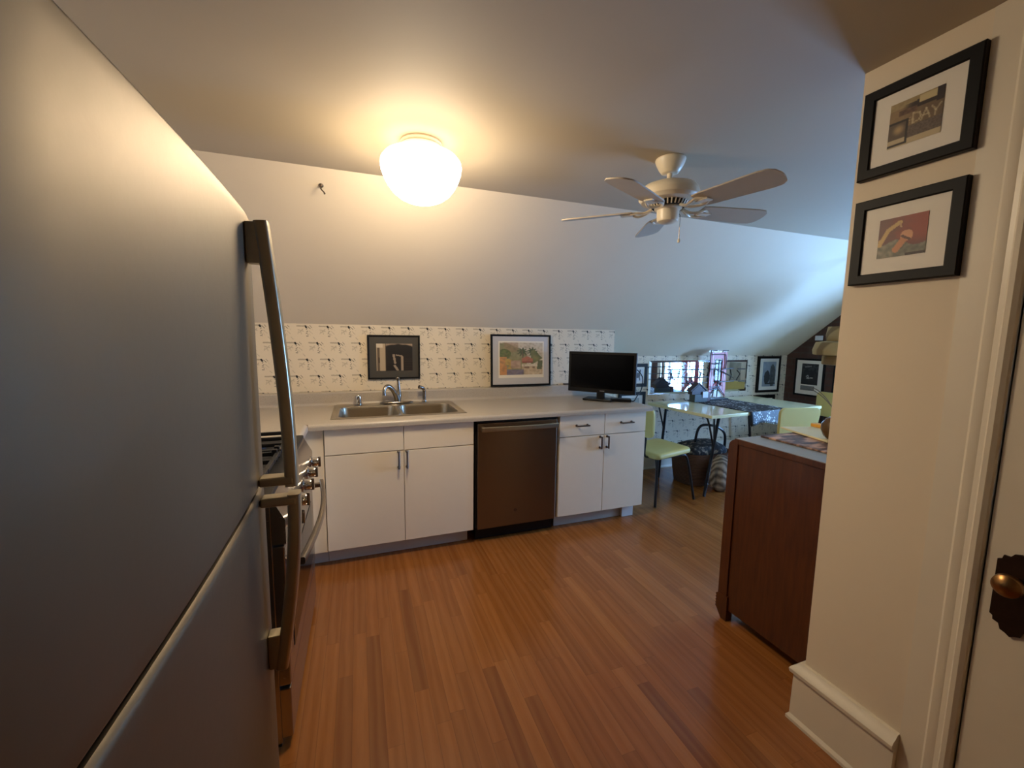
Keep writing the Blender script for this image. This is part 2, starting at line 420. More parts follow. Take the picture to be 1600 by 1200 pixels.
# gable wall with window opening
WY0, WY1, WZ0, WZ1 = 1.42, 2.38, .52, 1.78
b = MB().box(XG, XG+.2, YR-.1, WY0, 0, ZC).box(XG, XG+.2, WY1, YK+.1, 0, ZC)
b.box(XG, XG+.2, WY0, WY1, 0, WZ0).box(XG, XG+.2, WY0, WY1, WZ1, ZC)
struct('wall_gable', b, 'brick')
wn = MB()
for z0, z1 in ((WZ0, WZ0+.05), (WZ1-.05, WZ1), ((WZ0+WZ1)/2-.02, (WZ0+WZ1)/2+.02)): wn.box(XG+.03, XG+.10, WY0, WY1, z0, z1, .004)
for y0 in (WY0, WY1-.05, (WY0+WY1)/2-.02): wn.box(XG+.03, XG+.10, y0, y0+.05, WZ0, WZ1, .004)
win = struct('window_1', wn, 'trimwhite')
obj('pane', MB().box(XG+.06, XG+.066, WY0+.03, WY1-.03, WZ0+.03, WZ1-.03), 'pane', win)
obj('window_sill', MB().box(XG-.04, XG+.05, WY0-.05, WY1+.05, WZ0-.03, WZ0, .006), 'trimwhite', win)
obj('window_casing', MB().box(XG-.02, XG+.01, WY0-.09, WY0, WZ0-.03, WZ1+.09, .004).box(XG-.02, XG+.01, WY1, WY1+.09, WZ0-.03, WZ1+.09, .004).box(XG-.021, XG+.01, WY0, WY1, WZ1, WZ1+.09, .004), 'trimwhite', win)

# door, casing, baseboards
dr = struct('door_1', MB().box(XR-.003, XR+.042, DY0+.005, DY1-.0035, .012, DZ-.005, .002), 'doorpaint')
pl = MB()
outline = [(0, .108), (.012, .104), (.018, .094), (.030, .094), (.032, .084), (.040, .08), (.040, -.070), (.034, -.074), (.033, -.084), (.022, -.088), (.018, -.102), (.008, -.106), (0, -.112)]
poly = [(.487+u, .815+v) for u, v in outline]+[(.487-u, .815+v) for u, v in reversed(outline[1:-1])]
pl.prism(poly, 'x', XR-.009, XR-.002)
obj('escutcheon', pl, 'bronze', dr, 'dark bronze escutcheon plate with a scalloped outline')
kn = MB().lathe([(.011, 0), (.010, .022), (.013, .028), (.024, .036), (.029, .048), (.027, .060), (.018, .068), (.0, .071)], (XR-.006, .487, .852), 24, axis=(-1, 0, 0))
obj('door_knob', kn, 'brass', dr, 'worn brass door knob')
cs = [(XR+.02, DY1), (XR-.008, DY1), (XR-.014, DY1+.003), (XR-.020, DY1+.012), (XR-.020, DY1+.022), (XR-.014, DY1+.027), (XR-.011, DY1+.038),
      (XR-.013, DY1+.046), (XR-.012, DY1+.058), (XR-.007, DY1+.064), (XR-.006, DY1+.085), (XR-.003, DY1+.122), (XR+.02, DY1+.122)]
struct('trim_1', MB().prism(cs, 'z', 0, ZC-.001), 'trimwhite', sharp=.4)
struct('trim_2', MB().box(XR-.022, XR+.02, DY0-.11, DY0, 0, ZC-.001, .004), 'trimwhite')
struct('trim_3', MB().box(XR-.018, XR+.02, DY0, DY1, DZ, DZ+.11, .003), 'trimwhite')
def bbprof(s):   # s: outward sign handled by caller; (out, z)
    return [(0, 0), (.034, 0), (.034, .012), (.026, .024), (.024, .185), (.034, .192), (.036, .206), (.030, .216), (.020, .224), (.012, .236), (0, .238)]
def baseboard(name, path, m='trimwhite'):
    # path: list of (point xy, outward dir xy) stations, mitred by caller
    rings = [[Vector((p[0]+d[0]*o, p[1]+d[1]*o, z)) for o, z in bbprof(1)] for p, d in path]
    return struct(name, MB().loft(rings, True, True), m, sharp=.5)
baseboard('baseboard_right', [((XR, DY1+.122), (-1, 0)), ((XR, YR), (-1, 1)), ((1.72, YR), (0, 1))])
baseboard('baseboard_knee', [((2.30, YK), (0, -1)), ((XG, YK), (0, -1))])

# ------------------------------------------------------------------ refrigerator
FX, FY0, FY1, FT, FS = -.22, .335, 1.174, 1.722, 1.078
fr = thing('refrigerator', 'stainless top freezer refrigerator filling the left foreground', 'refrigerator', ((FX-.36), (FY0+FY1)/2, 0))
obj('body', MB().box(FX-.72, FX-.075, FY0+.004, FY1-.004, .03, FT-.01, .008), M['gasket'], fr, 'dark grey refrigerator cabinet')
obj('gasket', MB().box(FX-.078, FX-.055, FY0+.02, FY1-.02, .12, FT-.02), 'gasket', fr)
def fdoor(name, z0, z1):
    n = 14; ys = [FY0+(FY1-FY0)*i/n for i in range(n+1)]
    def ring(z, inset):
        out = []
        for i, y in enumerate(ys):
            u = 2*i/n-1; x = FX-.010*u*u-inset
            out.append(Vector((x, min(max(y, FY0+inset), FY1-inset), z)))
        # round the vertical far/near edges
        out[0].x -= .012; out[-1].x -= .004
        out.append(Vector((FX-.055, FY1-inset*.5, z))); out.append(Vector((FX-.055, FY0+inset*.5, z)))
        return out
    rs = [ring(z0, .008), ring(z0+.004, .003), ring(z0+.010, 0), ring(z0+.03, 0), ring(z1-.03, 0), ring(z1-.010, 0), ring(z1-.004, .003), ring(z1, .008)]
    return obj(name, MB().loft(rs, True, True), 'fridge', fr, sharp=.5)
fz = fdoor('freezer_door', FS+.006, FT); fd = fdoor('refrigerator_door', .075, FS-.006)
obj('base_grille', MB().box(FX-.08, FX-.05, FY0+.02, FY1-.02, .005, .07, .004), 'gasket', fr)
HY = 1.095
def handle(name, parent, zend, zmid, xend, xmid):
    """flat bow bar leaning out towards the split between the doors"""
    mb = MB(); path = []
    n = 18
    for i in range(n+1):
        u = i/n; z = zend+(zmid-zend)*u
        x = xend+(xmid-xend)*math.sin(u*PI/2)**1.0
        path.append((x-.013, HY, z))
    sect = [(a, b_) for a, b_ in rrect(-.014, .014, -.019, .019, .007, 3)]
    mb.tube(path, 1., sect=sect, up=(1, 0, 0))
    sg = 1 if zend > zmid else -1
    # outer end bracket, wide block
    ze = zend
    z0, z1 = sorted((ze-sg*.003, ze-sg*.092))
    mb.box(FX-.006, xend-.012, HY-.017, HY+.017, z0, z1, .004)
    # bracket at the split
    z0, z1 = sorted((zmid+sg*.004, zmid+sg*.026))
    mb.box(FX-.006, xmid-.006, HY-.020, HY+.020, z0, z1, .006, 3)
    return obj(name, mb, 'handle', parent)
handle('door_handle', fz, 1.694, FS+.010, -.182, -.146)
handle('door_handle', fd, .625, FS-.010, -.186, -.142)

# ------------------------------------------------------------------ stove
SX, SY0, SY1 = -.255, 1.50, 2.375
st = thing('gas_stove', 'stainless gas range tucked between refrigerator and corner counter', 'stove', (-.58, (SY0+SY1)/2, 0))
obj('body', MB().box(-.94, SX-.03, SY0, SY1, .02, .90, .004), 'steel', st)
obj('cooktop', MB().box(-.94, SX-.025, SY0, SY1, .90, .925, .006), 'blackmatte', st, 'black cooktop surface')
for yc in (SY0+.24, SY1-.24):
    g = MB()
    for dx in (-.57, -.40, -.235, -.07):
        g.box(SX+dx-.008, SX+dx+.008, yc-.19, yc+.19, .945, .962, .003)
    for dy in (-.18, -.06, .06, .18):
        g.box(SX-.58, SX-.06, yc+dy-.008, yc+dy+.008, .945, .962, .003)
    for dx in (-.56, -.08):
        for dy in (-.17, .17): g.box(SX+dx-.01, SX+dx+.01, yc+dy-.01, yc+dy+.01, .924, .975, .003)
    obj('grate', g, 'blackmatte', st, 'black cast iron burner grate')
for yc in (SY0+.22, SY1-.22):
    for xc in (SX-.2, SX-.46):
        obj('burner', MB().lathe([(.05, 0), (.05, .010), (.038, .016), (0, .017)], (xc, yc, .924), 20), 'blackmatte', st)
obj('control_panel', MB().prism([(SX-.03, .925), (SX-.028, .915), (SX+.012, .835), (SX+.012, .752), (SX-.03, .752)], 'y', SY0, SY1), 'steel', st)
for yc in (1.60, 1.77, 1.945, 2.12, 2.285):
    k = MB().lathe([(.030, 0), (.031, .008), (.024, .012), (.024, .034), (.021, .040), (0, .041)], (SX+.010, yc, .800), 22, axis=(1, 0, 0))
    k.box(SX+.046, SX+.060, yc-.006, yc+.006, .774, .826, .003)
    obj('knob', k, 'chrome', st, 'chrome burner knob')
od = obj('oven_door', MB().box(SX-.035, SX+.006, SY0+.004, SY1-.004, .235, .742, .006), 'steel', st)
obj('oven_window', MB().box(SX+.003, SX+.0085, SY0+.10, SY1-.10, .31, .60, .002), 'screen', od, 'black glass oven window')
h = MB(); pth = []
for i in range(21):
    u = i/20; pth.append((SX+.052+.034*math.sin(u*PI), SY0+.03+(SY1-SY0-.04)*u, .668))
h.tube(pth, 1., sect=rrect(-.013, .013, -.011, .011, .006, 3), up=(0, 0, 1))
for yy_ in (SY0+.06, SY1-.06): h.box(SX, SX+.060, yy_-.012, yy_+.012, .657, .679, .004)
obj('oven_handle', h, 'steel', od)
dw = obj('drawer', MB().box(SX-.035, SX+.004, SY0+.004, SY1-.004, .035, .225, .006), 'steel', st)
obj('kick_plate', MB().box(SX-.06, SX-.035, SY0+.01, SY1-.01, .002, .05), 'blackmatte', st)

# ------------------------------------------------------------------ counter, backsplash
CF, CT, CTH = 2.665, .915, .036
SKx0, SKx1, SKy0, SKy1 = -.178, .700, 2.795, 3.368
ct = thing('countertop', 'speckled grey laminate L-shaped worktop running along the wallpapered wall', 'countertop', (.9, 3.0, CT-CTH))
b = MB()
cf2 = CF+.02
hx0, hx1, hy0, hy1 = SKx0+.02, SKx1-.02, SKy0+.02, SKy1-.02
for x0, x1, y0, y1 in ((XL, hx0, cf2, YW), (hx0, hx1, cf2, hy0), (hx0, hx1, hy1, YW), (hx1, 2.165, cf2, YW)):
    b.box(x0, x1, y0, y1, CT-CTH, CT)
b.box(XL, -.31, 2.385, cf2, CT-CTH, CT)
nose = [(cf2, CT)]+[(cf2-.02*math.sin(a), CT-.02+.02*math.cos(a)) for a in [PI/2*i/6 for i in range(1, 7)]]+[(CF, CT-CTH), (cf2, CT-CTH)]
b.prism(nose, 'x', -.29, 2.165)
nose2 = [(-.31, CT)]+[(-.31+.02*math.sin(a), CT-.02+.02*math.cos(a)) for a in [PI/2*i/6 for i in range(1, 7)]]+[(-.29, CT-CTH), (-.31, CT-CTH)]
b.prism(nose2, 'y', 2.385, cf2)
# rounded right end
endp = [(2.165, CT)]+[(2.165+.018*math.sin(a), CT-.018+.018*math.cos(a)) for a in [PI/2*i/5 for i in range(1, 6)]]+[(2.183, CT-CTH), (2.165, CT-CTH)]
b.prism(endp, 'y', cf2-.008, YW)
obj('worktop', b, 'laminate', ct)
# coved backsplash with a ledge on top
bp = [(YW, CT)]+[(YW-.045+.025*math.sin(a)-.025, CT+.025-.025*math.cos(a)) for a in [PI/2*i/5 for i in range(6)]]
bp += [(YW-.045, CT+.085), (YW-.040, CT+.095), (YW-.030, CT+.100), (YW, CT+.100)]
obj('backsplash', MB().prism(bp, 'x', XL, 2.175), 'laminate', ct)

# ------------------------------------------------------------------ sink
sk = thing('kitchen_sink', 'double bowl stainless drop-in sink set in the grey worktop', 'sink', ((SKx0+SKx1)/2, (SKy0+SKy1)/2, CT))
def R3(p, z): return [Vector((x, y, z)) for x, y in p]
b = MB(); mid = (SKx0+SKx1)/2
for x0, x1, ra, rb in ((SKx0, mid, 1, 0), (mid, SKx1, 0, 1)):
    ix0 = x0+(.045 if ra else .014); ix1 = x1-(.045 if rb else .014); iy0 = SKy0+.040; iy1 = SKy1-.115
    outer = rrect(x0, x1, SKy0, SKy1, .001, 5); out2 = rrect(x0+.006*ra, x1-.006*rb, SKy0+.006, SKy1-.006, .001, 5)
    b.loft([R3(outer, CT+.001), R3(out2, CT+.005), R3(rrect(ix0-.010, ix1+.010, iy0-.010, iy1+.010, .07), CT+.0045),
            R3(rrect(ix0, ix1, iy0, iy1, .062), CT+.001), R3(rrect(ix0+.006, ix1-.006, iy0+.006, iy1-.006, .058), CT-.02),
            R3(rrect(ix0+.016, ix1-.016, iy0+.016, iy1-.016, .055), CT-.145), R3(rrect(ix0+.04, ix1-.04, iy0+.04, iy1-.04, .05), CT-.170)], cap1=True)
obj('basin', b, 'sink', sk, sharp=.9)
for xc in ((SKx0+mid)/2+.015, (mid+SKx1)/2-.015):
    obj('drain', MB().lathe([(.0, .002), (.03, .002), (.042, .006), (.044, .001)], (xc, 3.04, CT-.170), 24), 'chrome', sk)
# faucet
fc = thing('faucet', 'pewter single handle faucet with a hooked spout behind the sink divider', 'faucet', (.269, 3.315, CT+.009))
obj('base_plate', MB().lathe([(1, 0), (1, .006), (.9, .011), (0, .012)], (0, 0, 0), 28, mi=0), 'pewter', fc, mtx=Matrix.Translation((.269, 3.315, CT+.009)) @ Matrix.Diagonal((.125, .03, 1, 1)))
obj('spout', MB().tube(smooth_path([(.275, 3.315, .930), (.268, 3.308, .97), (.245, 3.285, 1.02), (.212, 3.255, 1.058), (.186, 3.235, 1.060), (.172, 3.222, 1.035), (.172, 3.215, .998)]), [.024-.011*min(1, i/26) for i in range(37)], 14), 'pewter', fc)
obj('handle', MB().tube(smooth_path([(.277, 3.318, .93), (.285, 3.322, .99), (.286, 3.325, 1.04), (.283, 3.325, 1.09), (.280, 3.325, 1.115)]), [.022, .022, .022, .022, .022, .022, .020, .018, .016, .015, .014, .013, .012, .012, .011, .011, .0105, .010, .010, .010, .011, .012, .013, .014, .010], 14).sphere((.280, 3.325, 1.115), .0145), 'pewter', fc)
sp_ = thing('sink_sprayer', 'dark angled sink sprayer right of the faucet', 'sprayer', (.480, 3.320, CT+.008))
obj('collar', MB().lathe([(.020, 0), (.020, .012), (.015, .018), (0, .018)], (.480, 3.320, CT+.008), 20), 'chrome', sp_, 'chrome collar')
obj('spray_head', MB().tube(smooth_path([(.480, 3.320, .940), (.480, 3.320, .985), (.480, 3.318, 1.015), (.466, 3.308, 1.036), (.438, 3.29, 1.046)]), [.013]*16+[.014]*6+[.0145, .015, .015], 14), 'pewter', sp_)
sd = thing('air_gap_cap', 'short chrome air gap cap at the left rear of the sink', 'sink fitting', (-.010, 3.318, CT+.008))
obj('cap', MB().lathe([(.026, 0), (.026, .010), (.022, .014), (.022, .060), (.017, .070), (0, .072)], (-.010, 3.318, CT+.008), 22), 'chrome', sd)
obj('base_ring', MB().lathe([(.028, 0), (.028, .005), (.02, .008)], (-.010, 3.318, CT+.0075), 22), 'chrome', sd)

# ------------------------------------------------------------------ base cabinets
DP = 2.690
def pull(name, parent, p0, p1):
    """slim bar pull on two posts, p0/p1 ends (x,z)"""
    (x0, z0), (x1, z1) = p0, p1; yb = DP-.028
    d = Vector((x1-x0, 0, z1-z0)).normalized()
    mb = MB().tube([(x0, DP, z0), (x0, yb, z0)], .0052, 10).tube([(x1, DP, z1), (x1, yb, z1)], .0052, 10)
    a = Vector((x0, yb, z0))-d*.006; c = Vector((x1, yb, z1))+d*.006
    mb.tube([a, c], .0062, 10)
    for p in (p0, p1): mb.lathe([(.010, 0), (.010, .003), (.006, .006)], (p[0], DP, p[1]), 12, axis=(0, -1, 0))
    return obj(name, mb, 'nickel', parent, 'dark nickel bar pull')
def front(name, parent, x0, x1, z0, z1):
    return obj(name, MB().box(x0+.002, x1-.002, DP, DP+.019, z0+.002, z1-.002, .002), 'cabinet', parent)
TOP = CT-CTH-.003
cc = thing('corner_cabinet', 'white corner base cabinet with plain filler beside the stove', 'cabinet', (-.62, 2.9, 0))
b = MB().box(XL+.01, -.318, 2.39, YW-.01, .10, TOP, .001)
b.box(-.318, -.213, DP+.012, DP+.035, .10, TOP, .001)
obj('body', b, 'cabinet', cc)
obj('toe_kick', MB().box(XL+.01, -.345, 2.46, 2.80, 0, .10).box(-.345, -.213, 2.775, 2.79, 0, .10), 'toegrey', cc, 'grey toe kick')
s1 = thing('sink_base_cabinet', 'white double door cabinet under the sink', 'cabinet', (.26, 3.05, 0))
obj('body', MB().box(-.211, .722, DP+.020, YW-.01, .10, .735).box(-.211, .722, DP+.020, 2.775, .735, TOP), 'cabinet', s1)
obj('toe_kick', MB().box(-.211, .695, 2.775, 2.80, 0, .10), 'toegrey', s1, 'grey toe kick')
for x0, x1 in ((-.209, .257), (.257, .720)): front('false_front', s1, x0, x1, .715, TOP)
d = front('door', s1, -.209, .257, .105, .713); pull('pull', d, (.2245, .606), (.2245, .706))
d = front('door', s1, .257, .720, .105, .713); pull('pull', d, (.276, .606), (.276, .706))
s2 = thing('drawer_base_cabinet', 'white cabinet with two drawers over two doors under the television', 'cabinet', (1.76, 3.05, 0))
obj('body', MB().box(1.363, 2.126, DP+.020, YW-.01, .10, TOP), 'cabinet', s2)
obj('toe_kick', MB().box(1.378, 2.07, 2.775, 2.79, 0, .10), 'toegrey', s2, 'grey toe kick')
obj('toe_end', MB().box(1.98, 2.085, 2.75, 2.774, 0, .098).box(2.07, 2.085, 2.784, 3.3, 0, .10), 'toewhite', s2, 'white toe kick end piece')
d = front('drawer', s2, 1.365, 1.747, .715, TOP); pull('pull', d, (1.505, .797), (1.596, .797))
d = front('drawer', s2, 1.747, 2.125, .715, TOP); pull('pull', d, (1.893, .799), (1.988, .799))
d = front('door', s2, 1.365, 1.747, .105, .713); pull('pull', d, (1.711, .615), (1.711, .698))
d = front('door', s2, 1.747, 2.125, .105, .713); pull('pull', d, (1.772, .615), (1.772, .698))

# ------------------------------------------------------------------ dishwasher
dwr = thing('dishwasher', 'stainless dishwasher between the sink cabinet and the drawer cabinet', 'dishwasher', (1.055, 3.0, 0))
obj('body', MB().box(.736, 1.348, DP+.03, YW-.03, .10, .866), 'blackmatte', dwr, 'black dishwasher tub')
obj('door', MB().box(.744, 1.341, DP-.008, DP+.03, .105, .858, .005, 3), 'dwsteel', dwr)
obj('control_strip', MB().box(.744, 1.341, DP-.004, DP+.03, .860, .874, .002), 'black', dwr, 'black control strip')
pth = [(.760+.566*i/20, DP-.052-.012*math.sin(PI*i/20), .824) for i in range(21)]
hb = MB().tube(pth, 1., sect=rrect(-.017, .017, -.009, .009, .006, 3), up=(0, 0, 1))
for xx_ in (.777, 1.309): hb.box(xx_-.012, xx_+.012, DP-.050, DP-.004, .812, .836, .003)
obj('handle', hb, 'handle', dwr, 'satin bar handle')
obj('toe_panel', MB().box(.744, 1.345, 2.745, 2.757, .008, .098, .002), 'black', dwr, 'black toe panel')
em = MB()
for r in (.011, .0085): em.lathe([(r, 0), (r, .0008), (r-.0014, .0008), (r-.0014, 0)], (1.0245, DP-.0078, .215), 24, axis=(0, -1, 0))
em.tube(smooth_path([(1.0185, DP-.0085, .220), (1.0215, DP-.0085, .210), (1.0245, DP-.0085, .219), (1.0275, DP-.0085, .211), (1.0305, DP-.0085, .219)], 4), .0008, 6)
obj('emblem', em, 'gasket', dwr, 'small round dark emblem')

# ------------------------------------------------------------------ painted prints
def sm(a, b_, x):
    t_ = max(0, min(1, (x-a)/(b_-a))); return t_*t_*(3-2*t_)
def mixc(a, b_, f): return tuple(p+(q-p)*f for p, q in zip(a, b_))
def seg(u, v, x0, y0, x1, y1):
    dx, dy = x1-x0, y1-y0; L = dx*dx+dy*dy or 1e-9
    h = max(0, min(1, ((u-x0)*dx+(v-y0)*dy)/L)); return math.hypot(u-x0-dx*h, v-y0-dy*h)
from mathutils import noise as mno
def nz2(u, v, s): return mno.noise(Vector((u*s, v*s, 3.7)))*.5+.5
def paint_porch(u, v):            # v down
    c = (22, 16, 14)
    if v < .35: c = mixc((150, 130, 106), c, sm(.05, .30, v+.25*nz2(u, v, 6)-.12))
    blob = math.hypot((u-.62)/.45, (v-.22)/.20)+.25*(nz2(u, v, 9)-.5)
    c = mixc((16, 12, 12), c, sm(.85, 1.1, blob))
    if u < .26:
        c = (176, 156, 126) if (u < .03 or .09 < u < .24) else (96, 80, 62)
        if .05 < u < .10 and .5 < v < .72: c = (14, 12, 12)
        if v < .16 and u < .18: c = (206, 190, 162)
    for x0, y0, x1, y1, w in ((.47, .40, .51, .72, .03), (.71, .48, .71, 1.0, .028), (.55, .42, .70, .46, .02), (.50, .82, .58, .98, .035)):
        if seg(u, v, x0, y0, x1, y1) < w and v > .38: c = (150, 132, 110)
    if u > .78 and v > .5 and int(v*22) % 2 == 0: c = mixc(c, (46, 36, 30), .6)
    return c
def paint_tropic(u, v):
    n = nz2(u, v, 7)
    c = (206, 192, 170)
    hill = .02+.75*max(0, u-.18)**1.1+.06*(n-.5)
    if v > hill and u < .62: c = mixc((150, 144, 100), (112, 112, 72), nz2(u, v, 10))
    if u < .42 and v < .2+.2*n and u > .1: c = mixc(c, (150, 110, 80), .5)
    for (cx, cy2) in ((.52, .26), (.75, .25)):
        for k in range(9):
            a = -PI+2*PI*k/9+.3; ex, ey = cx+.115*math.cos(a), cy2+.13*math.sin(a)+.04
            if seg(u, v, cx, cy2, ex, ey) < .026-.012*math.hypot(u-cx, v-cy2)/.12: c = (52, 68, 38)
        if seg(u, v, cx, cy2, cx+.01, cy2+.28) < .013: c = (92, 74, 48)
    if u > .72 and v > .35+.12*math.sin(u*14) and v < .66: c = mixc((58, 78, 38), (128, 124, 70), n)
    if math.hypot((u-.10)/.16, (v-.36)/.16) < 1+.4*(n-.5): c = mixc((44, 62, 24), (108, 120, 56), nz2(u, v, 22))
    if .50 < u < .77 and .42 < v < .62 and v > .42+abs(u-.63)*.6: c = (176, 96, 74)
    if .52 < u < .77 and .58 < v < .63: c = (122, 50, 42)
    if u > .5 and v > .66-.16*max(0, u-.78)/.2 and v < .76: c = (222, 208, 182)
    if u > .5 and v >= .74: c = mixc((190, 158, 120), (226, 206, 172), nz2(u, v, 12))
    for cx in (.6, .66, .78): 
        if abs(u-cx) < .03 and .74 < v < .80: c = (120, 90, 66)
    if .12 < u < .55 and v > .84: c = mixc((70, 64, 98), (128, 116, 130), nz2(u, v, 14))
    if u < .16 and v > .45: c = mixc((190, 112, 56), (214, 150, 84), n)
    if .12 < u < .28 and .5 < v < .82 and n > .35: c = (186, 150, 70)
    if .26 < u < .48 and .55 < v < .80: c = mixc((196, 166, 140), (150, 110, 96), nz2(u, v, 14))
    if u > .86 and .55 < v < .84 and seg(u, v, .92, .84, .95, .58) < .06: c = (74, 84, 48)
    return mixc(mixc(c, (196, 182, 156), .22), (120, 104, 80), .45*max(0, nz2(u, v, 17)-.42)*2)
LET = {'D': [(0, 0, 0, 1), (0, 0, .6, .15), (.6, .15, .75, .5), (.75, .5, .6, .85), (.6, .85, 0, 1)],
       'A': [(0, 1, .4, 0), (.4, 0, .8, 1), (.15, .62, .65, .62)], 'Y': [(0, 0, .38, .5), (.8, 0, .38, .5), (.38, .5, .34, 1)]}
def paint_car(u, v):
    n = nz2(u, v, 16)
    c = mixc((150, 126, 92), (92, 74, 56), sm(.1, .9, u)*.6+.3*n)
    if v < .16: c = mixc((142, 124, 88), (176, 158, 116), n)
    if v < .26 and v > .14-.08*u: c = mixc(c, (50, 38, 32), sm(.2, .5, u))
    if .56 < u < .86 and .02 < v < .17: c = (196, 180, 136)
    if u > .86 and v < .3: c = (46, 34, 32)
    if .42 < v < .56 and u < .5: c = mixc(c, (196, 176, 140), .6 if nz2(u, v, 30) > .5 else 0)
    if .20 < v < .32 and .18 < u < .52: c = mixc((70, 52, 42), (132, 100, 76), n)
    if v > .60: c = mixc((70, 58, 52), (120, 106, 92), nz2(u, v, 34))
    if v > .88: c = (186, 170, 136)
    for L, x0 in (('D', .46), ('A', .62), ('Y', .80)):
        for (a, b_, c_, d_) in LET[L]:
            if seg(u, v, x0+a*.20, .36+b_*.22, x0+c_*.20, .36+d_*.22) < .017: c = mixc((206, 192, 156), c, .25+.35*(nz2(u, v, 40)))
    if u < .40 and v > .40:
        d_ = max(abs(u-.17)/.21, abs(v-.70)/.27)
        if d_ < 1.0: c = (36, 28, 26)
        if d_ < .82: c = mixc((90, 76, 62), (176, 150, 108), sm(.0, .9, 1-math.hypot((u-.2)/.16, (v-.62)/.16)))
        if d_ < .82 and v > .82: c = (188, 172, 140)
    return c
def paint_swim(u, v):
    n = nz2(u, v, 9)
    c = mixc((146, 68, 56), (104, 62, 58), sm(.2, .9, 1-u+.3*(n-.5)))
    c = mixc(c, (84, 54, 56), sm(.45, .9, v)*.7)
    wl = .62+.14*math.sin(u*9+1)*.4+.22*max(0, u-.4)
    if v > wl: c = mixc((80, 80, 70), (150, 146, 126), nz2(u, v, 12))
    d_ = min(seg(u, v, .06, .60, .20, .30), seg(u, v, .20, .30, .44, .14), seg(u, v, .04, .66, .06, .55))
    if d_ < .05: c = (196, 164, 104)
    if seg(u, v, .44, .16, .47, .26) < .02: c = (186, 150, 110)
    if math.hypot((u-.60)/.13, (v-.50)/.14) < 1: c = (204, 148, 112)
    if seg(u, v, .40, .82, .54, .60) < .075: c = (192, 130, 88)
    if seg(u, v, .51, .50, .66, .60) < .028: c = (96, 56, 46)
    if v > .93 and u > .6: c = (44, 28, 28)
    return c
def paint_hound(u, v):
    c = mixc((120, 134, 150), (150, 164, 178), nz2(u, v, 5))
    if math.hypot((u-.35)/.24, (v-.62)/.26) < 1+.3*(nz2(u, v, 8)-.5): c = (44, 50, 56)
    if math.hypot((u-.75)/.22, (v-.55)/.45) < 1+.4*(nz2(u, v, 8)-.5): c = mixc((52, 58, 64), (90, 98, 100), nz2(u, v, 14))
    if .84 < v < .92 and u > .2: c = (40, 46, 52)
    return c
def paint_night(u, v):
    c = mixc((26, 26, 28), (60, 60, 60), sm(.4, .7, nz2(u, v*1.6, 6))*(1-v))
    if v < .84:
        if seg(u, v, .2, .16, .55, .12) < .03: c = (120, 118, 114)
        for a in ((.30, .62, .40, .56), (.40, .56, .44, .64), (.44, .64, .34, .70), (.34, .70, .70, .66)):
            if seg(u, v, *a) < .02: c = (176, 174, 166)
    return c
def paint_dog(u, v):
    c = (206, 208, 210)
    if math.hypot((u-.45)/.3, (v-.5)/.22) < 1 or seg(u, v, .6, .45, .72, .15) < .08 or seg(u, v, .3, .6, .28, .8) < .05 or seg(u, v, .65, .6, .7, .85) < .05: c = (84, 82, 84)
    return c
def paint_plain(u, v): return mixc((150, 150, 140), (190, 190, 178), nz2(u, v, 4))
def paint_caption(u, v): return mixc((92, 92, 90), (124, 124, 120), nz2(u, v, 40))

def print_mesh(name, painter, origin, ux, vz, parent, nu=56, nv=48):
    """flat printed sheet: origin = top-left, ux = vector to the right, vz = vector down"""
    o0, ux, vz = Vector(origin), Vector(ux), Vector(vz); off = wloc(parent)
    vs = []; cs = []
    for j in range(nv+1):
        for i in range(nu+1):
            u, v = i/nu, j/nv; vs.append(o0+ux*u+vz*v-off); cs.append(srgb(*[max(0, min(255, k)) for k in painter(u, v)]))
    fs = [(j*(nu+1)+i, j*(nu+1)+i+1, (j+1)*(nu+1)+i+1, (j+1)*(nu+1)+i) for j in range(nv) for i in range(nu)]
    me = bpy.data.meshes.new(name); me.from_pydata(vs, [], fs)
    ca = me.color_attributes.new('Col', 'FLOAT_COLOR', 'POINT')
    for i, c in enumerate(cs): ca.data[i].color = c
    me.materials.append(M['print'])
    o = bpy.data.objects.new(name, me); COL.objects.link(o); o.parent = parent
    return o

def picture(label, center, n, right, w, h, bw, depth, matm, prints, group=None, tilt=0., framem='blackframe'):
    """center: centre of the frame's BACK on the wall; n: outward normal; right: unit vec to viewer's right.
    prints: list of (painter, x0, x1, y0, y1) in frame-plane metres from centre (y up)"""
    root = thing('framed_picture', label, 'picture', center, group)
    n, right = Vector(n), Vector(right); upv = Vector((0, 0, 1))
    if tilt: upv = (upv*math.cos(tilt)-n*math.sin(tilt)); n = right.cross(upv).normalized() if right.cross(upv).dot(n) > 0 else -right.cross(upv).normalized()
    C = Vector(center)
    def P(x, y, d): return C+right*x+upv*y+n*d
    rings = []
    for ins, d in ((0, 0), (0, depth-.003), (.003, depth), (bw-.003, depth-.001), (bw, depth-.005), (bw, .006)):
        rings.append([P(sx*(w/2-ins), sy*(h/2-ins), d) for sx, sy in ((-1, -1), (1, -1), (1, 1), (-1, 1))])
    obj('frame', MB().loft(rings), framem, root, sharp=.5)
    md = depth-.008
    mb = MB(); x1, y1 = w/2-bw+.001, h/2-bw+.001
    def slab(d0, d1):
        mb.loft([[P(sx*x1, sy*y1, d) for sx, sy in ((-1, -1), (1, -1), (1, 1), (-1, 1))] for d in (d0, d1)], True, True)
    slab(.001, md)
    obj('mat_board', mb, matm, root)
    for k_, pr in enumerate(prints):
        painter, a, b_, c, e = pr[:5]
        print_mesh('print', painter, P(a, e, md+.0012+.0009*k_), right*(b_-a), -upv*(e-c), root, *(pr[5:] or ()))
    return root
